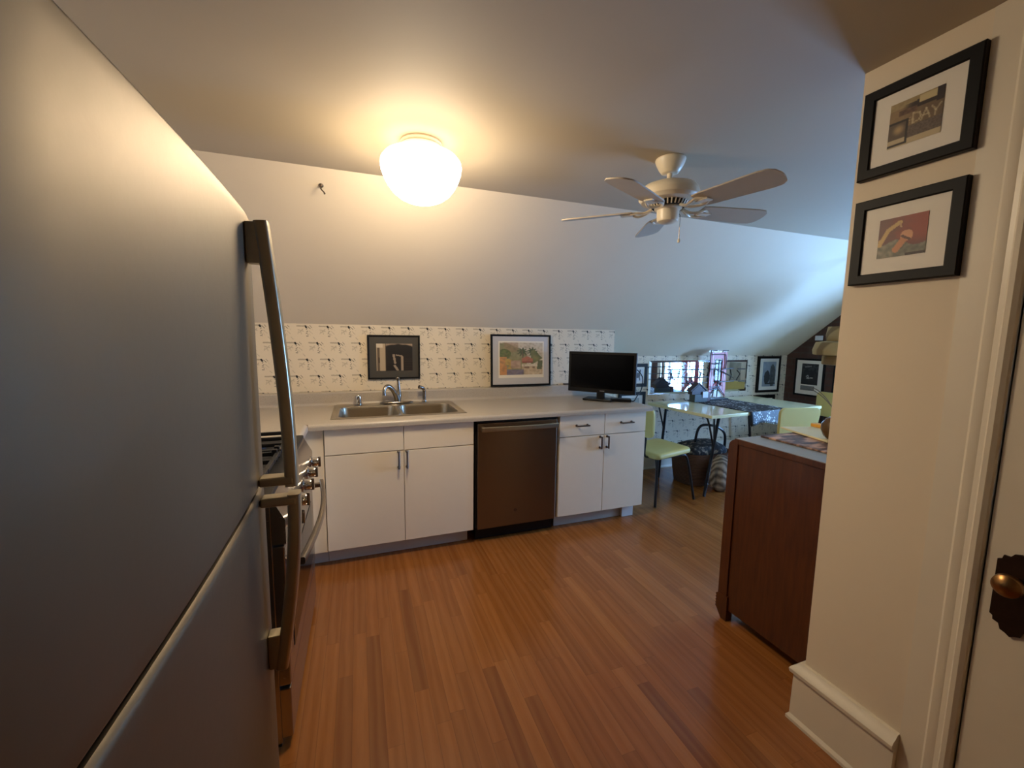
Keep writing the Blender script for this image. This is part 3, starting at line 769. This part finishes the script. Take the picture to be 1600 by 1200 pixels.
# two frames on the right wall (normal -x; viewer's right is -y)
picture('upper of two black frames on the right wall, sepia photograph with large letters', (XR, .814, 2.090), (-1, 0, 0), (0, -1, 0), .276, .264, .031, .022, 'matwhite', [(paint_car, -.064, .062, -.060, .066, 64, 60)])
picture('lower of two black frames on the right wall, red print of a swimmer', (XR, .812, 1.761), (-1, 0, 0), (0, -1, 0), .270, .262, .031, .022, 'matwhite', [(paint_swim, -.062, .058, -.056, .060, 60, 56)])
# over the sink and on the ledge
picture('black-framed dark porch photograph hanging on the wallpaper above the faucet', (.264, YW, 1.273), (0, -1, 0), (1, 0, 0), .398, .345, .014, .020, 'matgrey', [(paint_porch, -.134, .140, -.106, .106, 60, 50)])
picture('black-framed tropical village watercolour leaning on the backsplash ledge', (1.329, YW-.026, 1.018+.223), (0, -1, 0), (1, 0, 0), .556, .445, .016, .02, 'matlav',
        [(lambda u, v: (232, 222, 202), -.211, .211, -.150, .166, 4, 4), (paint_tropic, -.200, .200, -.124, .154, 84, 64)], tilt=.045)
# knee wall pictures beyond the counter
picture('small black frame with a grey animal photograph just right of the television', (2.76, YK, 1.050), (0, -1, 0), (1, 0, 0), .34, .25, .036, .02, 'matwhite', [(paint_dog, -.02, .115, -.07, .07, 30, 26)])
picture('black frame hanging below the animal photograph, mostly hidden by the counter', (2.75, YK, .745), (0, -1, 0), (1, 0, 0), .34, .25, .036, .02, 'matwhite', [(paint_plain, -.09, .09, -.06, .06, 10, 10)])
picture('tall black frame with grey dog portrait beside the mirror', (4.735, YK, 1.026), (0, -1, 0), (1, 0, 0), .375, .445, .030, .025, 'matwhite', [(paint_hound, -.105, .115, -.150, .155, 40, 50)])
picture('low black frame under the tall dog portrait, behind the yellow table', (4.70, YK, .60), (0, -1, 0), (1, 0, 0), .34, .34, .040, .025, 'matwhite', [(paint_plain, -.10, .10, -.10, .10, 8, 8)], framem='black')
# gable pictures (normal -x, right = -y)
picture('black frame with white mat and dark print on the brick wall near the corner', (XG, 3.44, 1.006), (-1, 0, 0), (0, -1, 0), .350, .450, .022, .02, 'matwhite', [(paint_night, -.09, .105, -.085, .165, 40, 44), (paint_caption, -.09, .075, -.155, -.10, 20, 10)])
picture('pale framed picture partly hidden by the right wall, on the brick', (XG, 2.97, .99), (-1, 0, 0), (0, -1, 0), .40, .50, .022, .02, 'matwhite', [(paint_plain, -.10, .10, -.13, .13, 10, 10)])
tag(obj('wall_box', MB().box(XG-.03, XG, 3.325, 3.40, 1.447, 1.502, .004), 'whitecard'), 'small white box mounted high on the brick wall beside the lampshade', 'wall box')

# ------------------------------------------------------------------ television and bits on the counter
A = Vector((1.74, 3.285, 0)); B = Vector((2.13, 2.85, 0)); tvx = (B-A).normalized(); tvn = Vector((-tvx.y*-1, tvx.x*-1, 0)); tvn = Vector((tvx.y, -tvx.x, 0))
W = (B-A).length; tc = (A+B)/2
tv = thing('television', 'small black flat television standing on the right end of the worktop', 'television', (tc.x, tc.y, CT))
mt = Matrix(((tvx.x, tvn.x, 0, tc.x), (tvx.y, tvn.y, 0, tc.y), (0, 0, 1, 0), (0, 0, 0, 1)))   # local x along screen, y towards viewer
if mt.determinant() < 0: pass
obj('cabinet', MB().box(-W/2, W/2, -.035, 0, .977, 1.325, .004).box(-W/4, W/4, -.06, -.03, 1.03, 1.25, .012), 'black', tv, mtx=mt)
obj('screen', MB().box(-W/2+.022, W/2-.022, -.001, .0012, 1.012, 1.305), 'screen', tv, 'glossy dark screen', mtx=mt)
obj('neck', MB().box(-.035, .035, -.030, -.006, CT+.012, .985, .004), 'black', tv, mtx=mt)
obj('stand', MB().box(-.13, .115, -.075, .085, CT+.001, CT+.018, .006), 'black', tv, mtx=mt)
obj('emblem', MB().box(-.006, .034, -.001, .0015, .990, .997), mat('tv_emblem', (120, 120, 124), .4), tv, 'small grey maker emblem', mtx=mt)
rb = Matrix.Translation((2.065, 2.955, 0)) @ Matrix.Rotation(-.55, 4, 'Z')
tag(obj('media_box', MB().box(-.085, .085, -.045, .045, CT+.001, CT+.026, .006), 'black', mtx=rb), 'flat black media box on the worktop right of the television stand', 'media box')
tag(obj('power_cable', MB().tube(smooth_path([(2.08, 3.02, 1.20), (2.23, 3.02, 1.19), (2.305, 3.00, 1.12), (2.285, 2.97, 1.02), (2.20, 2.92, CT+.04), (2.155, 2.90, CT+.007), (2.162, 2.98, CT+.007), (2.185, 3.05, CT+.006), (2.215, 3.08, CT-.05), (2.22, 3.09, .6)]), .0045, 8), 'black'), 'thin black cable looping down behind the right edge of the television', 'cable')
tag(obj('stick', MB().box(1.755, 1.81, YW-.034, YW-.006, CT+.1005, CT+.112, .002), 'duct'), 'little brown stick on the backsplash ledge left of the television', 'stick')

# ------------------------------------------------------------------ ceiling light
LX, LY = .287, 1.99
lt = thing('ceiling_light', 'lit white opal globe ceiling lamp on a cream fitter', 'ceiling lamp', (LX, LY, ZC))
obj('fitter', MB().lathe([(.088, 0), (.092, -.008), (.088, -.018), (.094, -.024), (.092, -.034), (.084, -.044), (.080, -.05), (0, -.05)], (LX, LY, ZC), 40), 'fanwhite', lt, 'cream painted fitter')
prof = [(.080, 2.253), (.110, 2.251), (.140, 2.244), (.162, 2.232), (.175, 2.214), (.178, 2.196), (.174, 2.170), (.164, 2.142), (.148, 2.112), (.126, 2.084), (.098, 2.062), (.064, 2.047), (.030, 2.041), (0, 2.040)]
obj('globe', MB().lathe([(r, z) for r, z in prof], (LX, LY, 0), 48), 'globe', lt, 'glowing opal glass globe', sharp=1.2)

# ------------------------------------------------------------------ ceiling fan
CX, CY = 1.425, 1.72
fan = thing('ceiling_fan', 'cream five blade ceiling fan with pull chain', 'ceiling fan', (CX, CY, ZC))
fc_ = (CX, CY, 0)
obj('canopy', MB().lathe([(0, 2.30), (.068, 2.2995), (.070, 2.294), (.066, 2.280), (.052, 2.252), (.040, 2.236), (.030, 2.232), (0, 2.232)], fc_, 36), 'fanwhite', fan)
obj('downrod', MB().lathe([(.016, 2.236), (.013, 2.228), (.013, 2.20), (.022, 2.196), (.024, 2.186)], fc_, 20), 'fanwhite', fan)
obj('motor', MB().lathe([(0, 2.196), (.040, 2.194), (.085, 2.186), (.120, 2.172), (.135, 2.155), (.139, 2.140), (.139, 2.118), (.132, 2.112), (.126, 2.102), (.10, 2.098), (0, 2.098)], fc_, 44), 'fanwhite', fan)
vt = MB().lathe([(.088, 2.099), (.075, 2.076), (0, 2.076)], fc_, 36)
obj('vent_ring', vt, 'blackmatte', fan, 'dark slotted vent ring')
fins = MB()
for k in range(30):
    a = 2*PI*k/30; ca_, sa_ = math.cos(a), math.sin(a)
    fins.tube([(CX+.092*ca_, CY+.092*sa_, 2.0985), (CX+.079*ca_, CY+.079*sa_, 2.077)], .0036, 5)
obj('vent_fins', fins, 'fanwhite', fan)
obj('switch_housing', MB().lathe([(0, 2.080), (.062, 2.078), (.064, 2.070), (.052, 2.064), (.050, 2.022), (.046, 2.012), (.030, 2.004), (.008, 2.002), (0, 1.998)], fc_, 32), 'fanwhite', fan)
for k in range(5):
    a = math.radians(-8+72*k); R_ = Matrix.Translation((CX, CY, 2.068)) @ Matrix.Rotation(a, 4, 'Z') @ Matrix.Rotation(math.radians(-12), 4, 'X')
    pts = [(.165, -.052), (.20, -.058), (.46, -.069), (.50, -.064), (.522, -.045), (.53, -.015), (.53, .015), (.522, .045), (.50, .064), (.46, .069), (.20, .058), (.165, .052)]
    bl = obj('blade', MB().prism(pts, 'z', -.003, .003), 'fanblade', fan, mtx=R_)
    R2 = Matrix.Translation((CX, CY, 2.068)) @ Matrix.Rotation(a, 4, 'Z')
    ir = MB()
    for sgn in (-1, 1): ir.tube(smooth_path([(.075, sgn*.006, .006), (.11, sgn*.014, -.010), (.145, sgn*.034, -.012), (.18, sgn*.030, -.006-sgn*.006), (.215, sgn*.010, -.006)], 4), .0065, 8)
    ir.box(.165, .225, -.022, .022, -.012, -.004, .003)
    obj('blade_iron', ir, 'fanwhite', bl, mtx=R2)
ch = MB().tube([(CX+.052, CY-.012, 2.055), (CX+.062, CY-.015, 2.045), (CX+.062, CY-.015, 1.935)], .0016, 6)
obj('pull_chain', ch, 'nickel', fan)
obj('pull_knob', MB().lathe([(0, .022), (.004, .020), (.007, .010), (.006, .002), (0, 0)], (CX+.062, CY-.015, 1.914), 14), 'fanwhite', fan)

# hook on the slope
hk = thing('ceiling_hook', 'small metal hook high on the sloped ceiling left of the lamp', 'hook', (-.163, 2.548, zs(2.548)))
nn = Vector((0, -KS, -1)).normalized(); h0 = Vector((-.163, 2.548, zs(2.548)))
obj('plate', MB().lathe([(.012, 0), (.012, .004), (.006, .008), (.005, .02)], h0, 16, axis=nn), 'nickel', hk)
obj('hook', MB().tube(smooth_path([h0+nn*.015, h0+nn*.032, h0+nn*.040+Vector((.010, 0, -.006)), h0+nn*.036+Vector((.018, 0, -.018)), h0+nn*.026+Vector((.014, 0, -.026))]), .0036, 8), 'nickel', hk)

# ------------------------------------------------------------------ dresser
DX, DXe, DYb, DYf, DT = 1.748, 2.70, 1.010, 1.557, .962
ds = thing('dresser', 'dark mahogany dresser with grey top standing behind the right wall', 'dresser', ((DX+DXe)/2, (DYb+DYf)/2, 0))
rd = .045
side = [(DYb, .06), (DYf-.012, .06)]+[(DYf-.012, DT-.035-rd)]+[(DYf-.012-rd+rd*math.cos(a), DT-.030-rd+rd*math.sin(a)) for a in [PI/2*i/6 for i in range(1, 7)]]+[(DYb, DT-.030)]
obj('side_panel', MB().prism(side, 'x', DX+.004, DX+.026), 'mahogany', ds)
obj('side_panel', MB().prism(side, 'x', DXe-.026, DXe-.004), 'mahogany', ds)
obj('carcass', MB().box(DX+.026, DXe-.026, DYb, DYf-.065, .07, DT-.03), 'mahogany', ds)
stile = lambda x0: MB().prism([(DYf-.052, .055), (DYf, .055), (DYf, DT-.008-rd)]+[(DYf-rd+rd*math.cos(a), DT-.006-rd+rd*math.sin(a)) for a in [PI/2*i/6 for i in range(1, 7)]]+[(DYf-.052, DT-.006)], 'x', x0, x0+.032)
obj('corner_post', stile(DX-.004), 'mahogany', ds); obj('corner_post', stile(DXe-.028), 'mahogany', ds)
obj('top', MB().box(DX-.003, DXe+.003, DYb, DYf-.030, DT-.030, DT-.002, .003).box(DX-.001, DXe+.001, DYb, DYf-.036, DT-.004, DT, 0., mi=1), ['mahogany', 'greytop'], ds, 'grey topped lid')
zz_ = [.075, .355, .63, .895]
for z0, z1 in zip(zz_, zz_[1:]):
    dd = obj('drawer', MB().box(DX+.03, DXe-.03, DYf-.068, DYf-.008, z0+.004, z1-.004, .006), 'mahogany', ds)
    for xk in (DX+.25, DXe-.25): obj('drawer_pull', MB().tube(smooth_path([(xk-.05, DYf-.010, (z0+z1)/2), (xk-.045, DYf+.014, (z0+z1)/2-.008), (xk+.045, DYf+.014, (z0+z1)/2-.008), (xk+.05, DYf-.010, (z0+z1)/2)]), .005, 8), 'brass', dd)
for x0 in (DX-.006, DXe-.034):
    ft = MB()
    prof = [(DYf-.06, .001), (DYf-.028, .001), (DYf+.004, .045)]
    for i in range(5): prof += [(DYf+.012, .050+i*.016), (DYf+.006, .060+i*.016)]
    prof += [(DYf-.01, .132), (DYf-.06, .132)]
    ft.prism(prof, 'x', x0, x0+.04)
    obj('foot', ft, 'mahogany', ds, 'fluted front foot')
for x0 in (DX+.004, DXe-.044): obj('foot', MB().box(x0, x0+.04, DYb+.005, DYb+.05, .001, .07, .003), 'mahogany', ds)
# things on the dresser
tag(obj('placemat', MB().box(1.885, 2.32, 1.08, 1.50, DT+.001, DT+.010, .003), 'placemat'), 'brown and pink patterned placemat on the grey dresser top', 'placemat')
tf = Matrix.Translation((2.27, 1.38, 0)) @ Matrix.Rotation(-.28, 4, 'Z')
tag(obj('folder', MB().box(-.19, .19, -.155, .155, DT+.012, DT+.022, .003), 'cream', mtx=tf), 'flat cream board lying on the patterned placemat', 'board')
tag(obj('pencil_box', MB().box(2.300, 2.345, 1.37, 1.538, DT+.0225, DT+.040, .003), 'orange', mtx=None), 'narrow orange-yellow strip lying on the cream board', 'strip')
vs = thing('vase', 'squat amber glazed vase with arching bare twigs at the near end of the dresser', 'vase', (2.105, 1.285, DT+.022))
obj('pot', MB().lathe([(0, 0), (.034, 0), (.05, .015), (.062, .045), (.060, .075), (.045, .098), (.030, .105), (.026, .100), (0, .09)], (2.105, 1.285, DT+.0225), 30), 'amber', vs)
for i, pp in enumerate((((2.105, 1.285, DT+.10), (2.11, 1.30, 1.10), (2.10, 1.33, 1.16), (2.075, 1.36, 1.205), (2.05, 1.385, 1.225)), ((2.105, 1.285, DT+.10), (2.13, 1.30, 1.08), (2.13, 1.33, 1.13), (2.11, 1.37, 1.18), (2.07, 1.40, 1.215)))):
    obj('twig', MB().tube(smooth_path(pp), .002, 6), 'twig', vs)

# ------------------------------------------------------------------ dining nook
TZ = .78
tb = thing('dinette_table', 'yellow laminate dinette table on black folding legs by the mirror', 'table', (3.62, 3.2, 0))
TA = .07
TM = Matrix.Translation((2.89, 2.775, 0)) @ Matrix.Rotation(TA, 4, 'Z')
TW, TD = 1.575, .80
obj('tabletop', MB().box(0, TW, 0, TD, TZ-.030, TZ, .006), 'formica', tb, mtx=TM)
def leg(p0, p1, r=.014): obj('leg', MB().tube([p0, p1], r, 10), 'tube', tb, 'black tubular leg', mtx=TM)
legs = [((.16, .06, TZ-.03), (.085, .10, 0)), ((.16, TD-.10, TZ-.03), (.07, TD-.13, 0)), ((TW-.16, .06, TZ-.03), (TW-.085, .10, 0)), ((TW-.16, TD-.10, TZ-.03), (TW-.07, TD-.13, 0))]
for a, b_ in legs: leg(a, b_)
for a, b_, mx_ in ((legs[0][0], legs[0][1], .0), (legs[1][0], legs[1][1], .0)):
    a = Vector(a); b_ = Vector(b_); m_ = a.lerp(b_, .32)
    obj('brace', MB().tube([(a.x-.10 if a.y > .3 else a.x-.06, a.y, TZ-.03), m_], .008, 8), 'tube', tb, 'thin black brace', mtx=TM)
b_ = Vector(legs[0][1]); obj('brace', MB().tube(smooth_path([(.02, .12, TZ-.03), (.07, .10, TZ-.06), Vector(legs[0][0]).lerp(b_, .38)]), .009, 8), 'tube', tb, mtx=TM)
# runner draped over the front edge
nx, ny = 14, 40; rs = []
for i in range(nx+1):
    xr = .48+.56*i/nx; row = []
    for j in range(ny+1):
        s_ = j/ny*(TD+.10)
        y = TD-.02-s_
        if y > -.008: p = Vector((xr, y, TZ+.0025+.0015*math.sin(xr*40+y*23)))
        else:
            dn = -.008-y; p = Vector((xr, -.010-.012*(dn/.1)-.006*math.sin(xr*38)*dn/.1, TZ+.0005-dn*(1.05+.12*math.sin(xr*17))))
        row.append(p)
    rs.append(row)
tag(obj('table_runner', MB().loft(rs, closed=False), 'runner', mtx=TM, solid=.002), 'black and pale leaf print runner draped over the yellow table', 'runner')
# mirror
mr = thing('wall_mirror', 'wide low mirror with bright slanted edges on the wall behind the yellow table', 'mirror', (3.66, YK, .84))
def P4(x0, x1, z0, z1, y): return [Vector((x0, y, z0)), Vector((x1, y, z0)), Vector((x1, y, z1)), Vector((x0, y, z1))]
MX0, MX1, MZ0, MZ1 = 2.955, 4.385, .832, 1.205
obj('bevelled_edge', MB().loft([P4(MX0, MX1, MZ0, MZ1, YK-.002), P4(MX0, MX1, MZ0, MZ1, YK-.006), P4(MX0+.028, MX1-.028, MZ0+.022, MZ1-.022, YK-.011)]), 'bevel', mr, sharp=.05)
obj('glass', MB().loft([P4(MX0+.028, MX1-.028, MZ0+.022, MZ1-.022, YK-.0112), P4(MX0+.0281, MX1-.0281, MZ0+.0221, MZ1-.0221, YK-.0113)], cap1=True), 'mirror', mr)
# neon sign on the table
SGX, SGY = 3.715, 3.53
sg = thing('neon_sign', 'unlit red banner shaped tube sign with dark lettering standing on the table', 'sign', (SGX, SGY, TZ+.005))
zb, zt = TZ+.010, 1.325; hw = .118
ban = [(SGX-hw, zb+.02), (SGX, zb+.125), (SGX+hw, zb+.02), (SGX+hw, zt-.02), (SGX-hw, zt-.02)]
inn = [(SGX-hw+.06, zb+.14), (SGX, zb+.205), (SGX+hw-.06, zb+.14), (SGX+hw-.06, zt-.09), (SGX-hw+.06, zt-.09)]
def V3(pl, y): return [Vector((u, y, v)) for u, v in pl]
obj('banner', MB().loft([V3(ban, SGY+.004), V3(ban, SGY-.004), V3(inn, SGY-.004), V3(inn, SGY+.004), V3(ban, SGY+.004)]), 'acryl', sg, 'red banner border')
mid_ = [(SGX+(u-SGX)*.80, zb+.06+(v-zb)*.955-.022) for u, v in ban]; mid2 = [(SGX+(u-SGX)*.70, zb+.083+(v-zb)*.90-.022) for u, v in ban]
obj('inlay', MB().loft([V3(mid_, SGY-.005), V3(mid_, SGY-.0075), V3(mid2, SGY-.0075), V3(mid2, SGY-.005), V3(mid_, SGY-.005)]), 'acryl2', sg, 'pale pink inlay')
obj('backing', MB().box(SGX-hw-.012, SGX+hw+.012, SGY+.006, SGY+.010, zb, zt), 'clear', sg, 'clear backing sheet')
obj('base', MB().box(SGX-hw-.015, SGX+hw+.015, SGY-.045, SGY+.055, TZ+.005, TZ+.016, .003), 'black', sg, 'black base')
def tubes(name, strokes, r=.0058, parent=sg, y=SGY-.016):
    mb = MB(); k = 1.22 if name == 'tube_lettering' else 1.
    for s_ in strokes:
        mb.tube([(SGX+(x-SGX)*k, y, z) for x, z in s_], r, 7)
    return obj(name, mb, 'tube', parent, 'dark unlit glass tubing')
X0 = SGX-hw
tubes('tube_outline', [[(X0-.012, zb+.30), (X0-.012, zt), (X0+.07, zt)], [(X0+.15, zt-.018), (X0+.16, zt), (X0+.235, zt)],
                       [(X0+.012, zt-.045), (X0+.20, zt-.045), (X0+.215, zt-.13), (X0+.205, zt-.20)], [(X0-.005, zb+.04), (SGX, zb+.145), (X0+.215, zb+.04)], [(X0+.08, zb+.205), (X0+.17, zb+.145)]], .005)
ZL = 1.055
W0 = X0-.46; strokes = [[(W0, ZL+.07), (W0+.42, ZL+.062)], [(W0+.01, ZL-.01), (W0+.46, ZL-.018)], [(W0+.0, ZL-.075), (W0+.44, ZL-.082)]]
# lettering-like strokes, read as in the photograph: uprights, crossbars and one long diagonal
for k, xk in enumerate((.04, .12, .22, .27, .36, .45)):
    strokes.append([(W0+xk, ZL+.075-.02*(k % 3)), (W0+xk, ZL-.085+.015*(k % 2))])
for xk in (.05, .33): strokes.append([(W0+xk, ZL-.005), (W0+xk+.05, ZL-.06)])
strokes += [[(X0+.015, ZL+.065), (X0+.10, ZL+.065)], [(X0+.06, ZL+.06), (X0+.06, ZL-.01)], [(X0+.11, ZL+.17), (X0+.11, ZL-.24)], [(X0+.04, ZL+.125), (X0+.145, ZL+.125)],
            [(X0+.11, ZL+.165), (X0+.15, ZL+.16)], [(X0+.12, ZL+.06), (X0+.19, ZL+.02), (X0+.30, ZL-.04)], [(X0+.16, ZL+.065), (X0+.29, ZL+.072)], [(X0+.34, ZL+.065), (X0+.43, ZL+.062)],
            [(X0+.12, ZL-.075), (X0+.30, ZL-.072)], [(X0+.36, ZL-.075), (X0+.43, ZL-.076)], [(X0+.25, ZL+.06), (X0+.265, ZL+.0), (X0+.25, ZL-.065)], [(X0+.33, ZL+.05), (X0+.37, ZL+.01), (X0+.33, ZL-.06)],
            [(X0+.03, ZL-.13), (X0+.14, ZL-.13)], [(X0+.03, ZL-.155), (X0+.14, ZL-.155)], [(X0+.07, ZL-.14), (X0+.055, ZL-.24)]]
tubes('tube_lettering', strokes)
# small boxes by the mirror
nb = Matrix.Translation((3.18, 3.44, 0)) @ Matrix.Rotation(TA, 4, 'Z')
bx = thing('desk_box', 'low grey-green box with a white card, in front of the mirror', 'box', (3.38, 3.445, TZ))
obj('case', MB().box(3.295, 3.465, 3.405, 3.485, TZ+.004, TZ+.085, .004), 'greenbox', bx)
obj('card', MB().box(3.395, 3.465, 3.399, 3.404, TZ+.050, TZ+.115, .001), 'whitecard', bx, 'white card')
hs = thing('little_house', 'small dark wooden house ornament on the grey-green box', 'ornament', (3.35, 3.445, TZ+.085))
obj('house', MB().prism([(3.265, TZ+.086), (3.445, TZ+.086), (3.445, TZ+.12), (3.355, TZ+.19), (3.265, TZ+.12)], 'y', 3.415, 3.475), 'housebrown', hs)
obj('roof', MB().prism([(3.245, TZ+.118), (3.355, TZ+.198), (3.465, TZ+.118), (3.465, TZ+.130), (3.355, TZ+.21), (3.245, TZ+.130)], 'y', 3.41, 3.48), 'housebrown', hs)
tag(obj('maroon_box', MB().box(3.470, 3.515, 3.415, 3.485, TZ+.004, TZ+.10, .004), 'maroon'), 'little dark maroon box standing between the white card and the banner sign', 'box')

# chairs
def chair_parts(root):
    """seat front along +x local; built around origin on floor"""
    b = MB()
    outl = rrect(-.21, .215, -.205, .205, .05, 5)
    def lay(ins, z): return [Vector((x*(1-ins), y*(1-ins), z+.012*(x/.2))) for x, y in outl]
    b.loft([lay(.06, 0.427), lay(.01, 0.433), lay(0, 0.443), lay(0, 0.457), lay(.03, 0.471), lay(.16, 0.478), lay(.6, 0.480)], True, True)
    obj('seat', b, 'vinyl', root, 'yellow vinyl seat pad', sharp=1., local=True)
    # curved back pad
    rings = []
    nb_ = 12
    for i, (ins, dx) in enumerate(((.02, .006), (.0, .0), (.0, -.018), (.03, -.024))):
        ring = []
        for (v, w) in rrect(-.195, .195, .60, .87, .05, 5):
            vv = v*(1-ins)*(1-.10*(.87-w)/.27); ww = .735+(w-.735)*(1-ins)
            x = -.235-.10*(ww-.60)+.18*vv*vv+dx
            ring.append(Vector((x, vv, ww)))
        rings.append(ring)
    obj('backrest', MB().loft(rings, True, True), 'vinyl', root, 'curved yellow vinyl back pad', sharp=1., local=True)
    for sy in (-1, 1):
        fl = MB().tube(smooth_path([(-.12, sy*.17, .421), (.10, sy*.175, .421), (.165, sy*.18, .402), (.195, sy*.195, .30), (.255, sy*.215, .006)], 5), .011, 10)
        obj('leg', fl, 'tube', root, 'black tubular front leg', local=True)
        bl = MB().tube(smooth_path([(-.160, sy*.170, .419), (-.185, sy*.180, .40), (-.190, sy*.188, .25), (-.205, sy*.20, .006)], 5), .011, 10)
        obj('leg', bl, 'tube', root, 'black tubular back leg', local=True)
        bs = MB().tube(smooth_path([(-.10, sy*.09, .419), (-.20, sy*.09, .419), (-.245, sy*.09, .45), (-.240, sy*.09, .58), (-.250, sy*.09, .64)], 5), .009, 10)
        obj('back_support', bs, 'tube', root, 'black tube carrying the back pad', local=True)
    for xf in (-.19, .10): obj('crossbar', MB().tube([(xf, -.175, .419), (xf, .175, .419)], .010, 8), 'tube', root, 'black crossbar under the seat', local=True)
def copy_tree(o, parent=None):
    c = o.copy(); COL.objects.link(c); c.parent = parent
    for chd in list(o.children): copy_tree(chd, c)
    return c
chair = thing('dinette_chair', 'yellow vinyl chair at the end of the worktop, seat in full view', 'chair', (0, 0, 0), 'yellow dinette chairs')
chair_parts(chair)
bpy.context.view_layer.update()
c2 = copy_tree(chair); c3 = copy_tree(chair)
chair.location = (2.535, 3.03, 0); chair.rotation_euler = (0, 0, .12)
c2.location = (3.62, 2.735, 0); c2.rotation_euler = (0, 0, PI/2-.22); c2['label'] = 'yellow chair seen from behind, just over the dresser top'
c3.location = (4.66, 3.09, 0); c3.rotation_euler = (0, 0, PI-.10); c3['label'] = 'yellow chair at the far table end, in front of the brick wall pictures'

# basket under the table
bk = thing('wicker_basket', 'brown wicker basket with black arched handle under the table', 'basket', (3.27, 3.26, 0))
def oval(cx, cy, a, b_, z, n=28, p=3.): 
    out = []
    for k in range(n):
        t_ = 2*PI*k/n; c_, s_ = math.cos(t_), math.sin(t_)
        out.append(Vector((cx+a*math.copysign(abs(c_)**(2/p), c_), cy+b_*math.copysign(abs(s_)**(2/p), s_), z)))
    return out
obj('basket_body', MB().loft([oval(3.27, 3.26, .25, .17, .003), oval(3.27, 3.26, .27, .185, .12), oval(3.27, 3.26, .29, .20, .31), oval(3.27, 3.26, .298, .207, .325), oval(3.27, 3.26, .28, .19, .318), oval(3.27, 3.26, .26, .175, .05)], True, True), 'wicker', bk)
obj('handle', MB().tube(smooth_path([(3.19, 3.26, .28), (3.19, 3.25, .45), (3.215, 3.24, .555), (3.28, 3.22, .585), (3.42, 3.20, .555), (3.52, 3.20, .47), (3.545, 3.22, .28)]), .013, 10), 'tube', bk, 'black arched handle')
rr = []
for k, (s_, z) in enumerate(((.90, .30), (.92, .34), (.80, .375), (.55, .40), (.2, .41))):
    rr.append([p+Vector((0, 0, .022*mno.noise(p*9))) for p in oval(3.27, 3.26, .285*s_, .19*s_, z)])
tag(obj('dark_cloth', MB().loft(rr, True, True), 'darkcloth', sharp=1.), 'dark patterned cloth heaped in the wicker basket', 'cloth')
rr = []
for s_, z in ((.6, .003), (1., .06), (1.04, .18), (.86, .29), (.4, .345), (.1, .35)):
    rr.append([p+Vector((.02*mno.noise(p*12), .02*mno.noise(p*11+Vector((3, 0, 0))), .0)) for p in oval(3.235, 2.955, .105*s_, .085*s_, z, p=2.4)])
tag(obj('striped_sack', MB().loft(rr, True, True), 'sack', sharp=1.), 'pale striped sack on the floor in front of the wicker basket', 'sack')

# tiered hanging shade
sh = thing('tiered_lampshade', 'tan leaf-patterned tiered hanging lampshade in front of the brick wall', 'lampshade', (4.24, 2.56, 1.25))
hc = (4.24, 2.56, 0)
obj('shade_tier', MB().lathe([(.165, 1.40), (.175, 1.50), (.165, 1.575), (.05, 1.58)], hc, 30), 'shade', sh, solid=.004)
obj('shade_tier', MB().lathe([(.255, 1.315), (.265, 1.32), (.27, 1.36), (.25, 1.43), (.16, 1.445)], hc, 34), 'shade', sh, solid=.004)
obj('shade_tier', MB().lathe([(.180, 1.225), (.190, 1.23), (.190, 1.30), (.175, 1.33)], hc, 30), 'shade', sh, solid=.004)
obj('rod', MB().tube([(4.24, 2.56, 1.57), (4.24, 2.56, zs(2.56))], .006, 8), 'brass', sh)
obj('spider', MB().tube([(4.08, 2.56, 1.57), (4.40, 2.56, 1.57)], .004, 6).tube([(4.24, 2.40, 1.57), (4.24, 2.72, 1.57)], .004, 6), 'brass', sh)

# ------------------------------------------------------------------ light
def area(name, loc, rot, sx, sy, col, power):
    l = bpy.data.lights.new(name, 'AREA'); l.shape = 'RECTANGLE'; l.size = sx; l.size_y = sy; l.color = col; l.energy = power
    o = bpy.data.objects.new(name, l); COL.objects.link(o); o.location = loc; o.rotation_euler = rot; return o
area('daylight', (XG+.55, (WY0+WY1)/2, 1.25), (0, PI/2, 0), 2.2, 2.2, (.22, .48, 1.0), 285)
wd = bpy.data.worlds.new('sky'); sc.world = wd; wd.use_nodes = True
bg = wd.node_tree.nodes['Background']; bg.inputs[0].default_value = (.55, .78, 1, 1); bg.inputs[1].default_value = 1.2

sc.view_settings.view_transform = 'Standard'; sc.view_settings.look = 'None'
sc.view_settings.gamma = 1; sc.view_settings.use_curve_mapping = False
sc.view_settings.exposure = 1.5
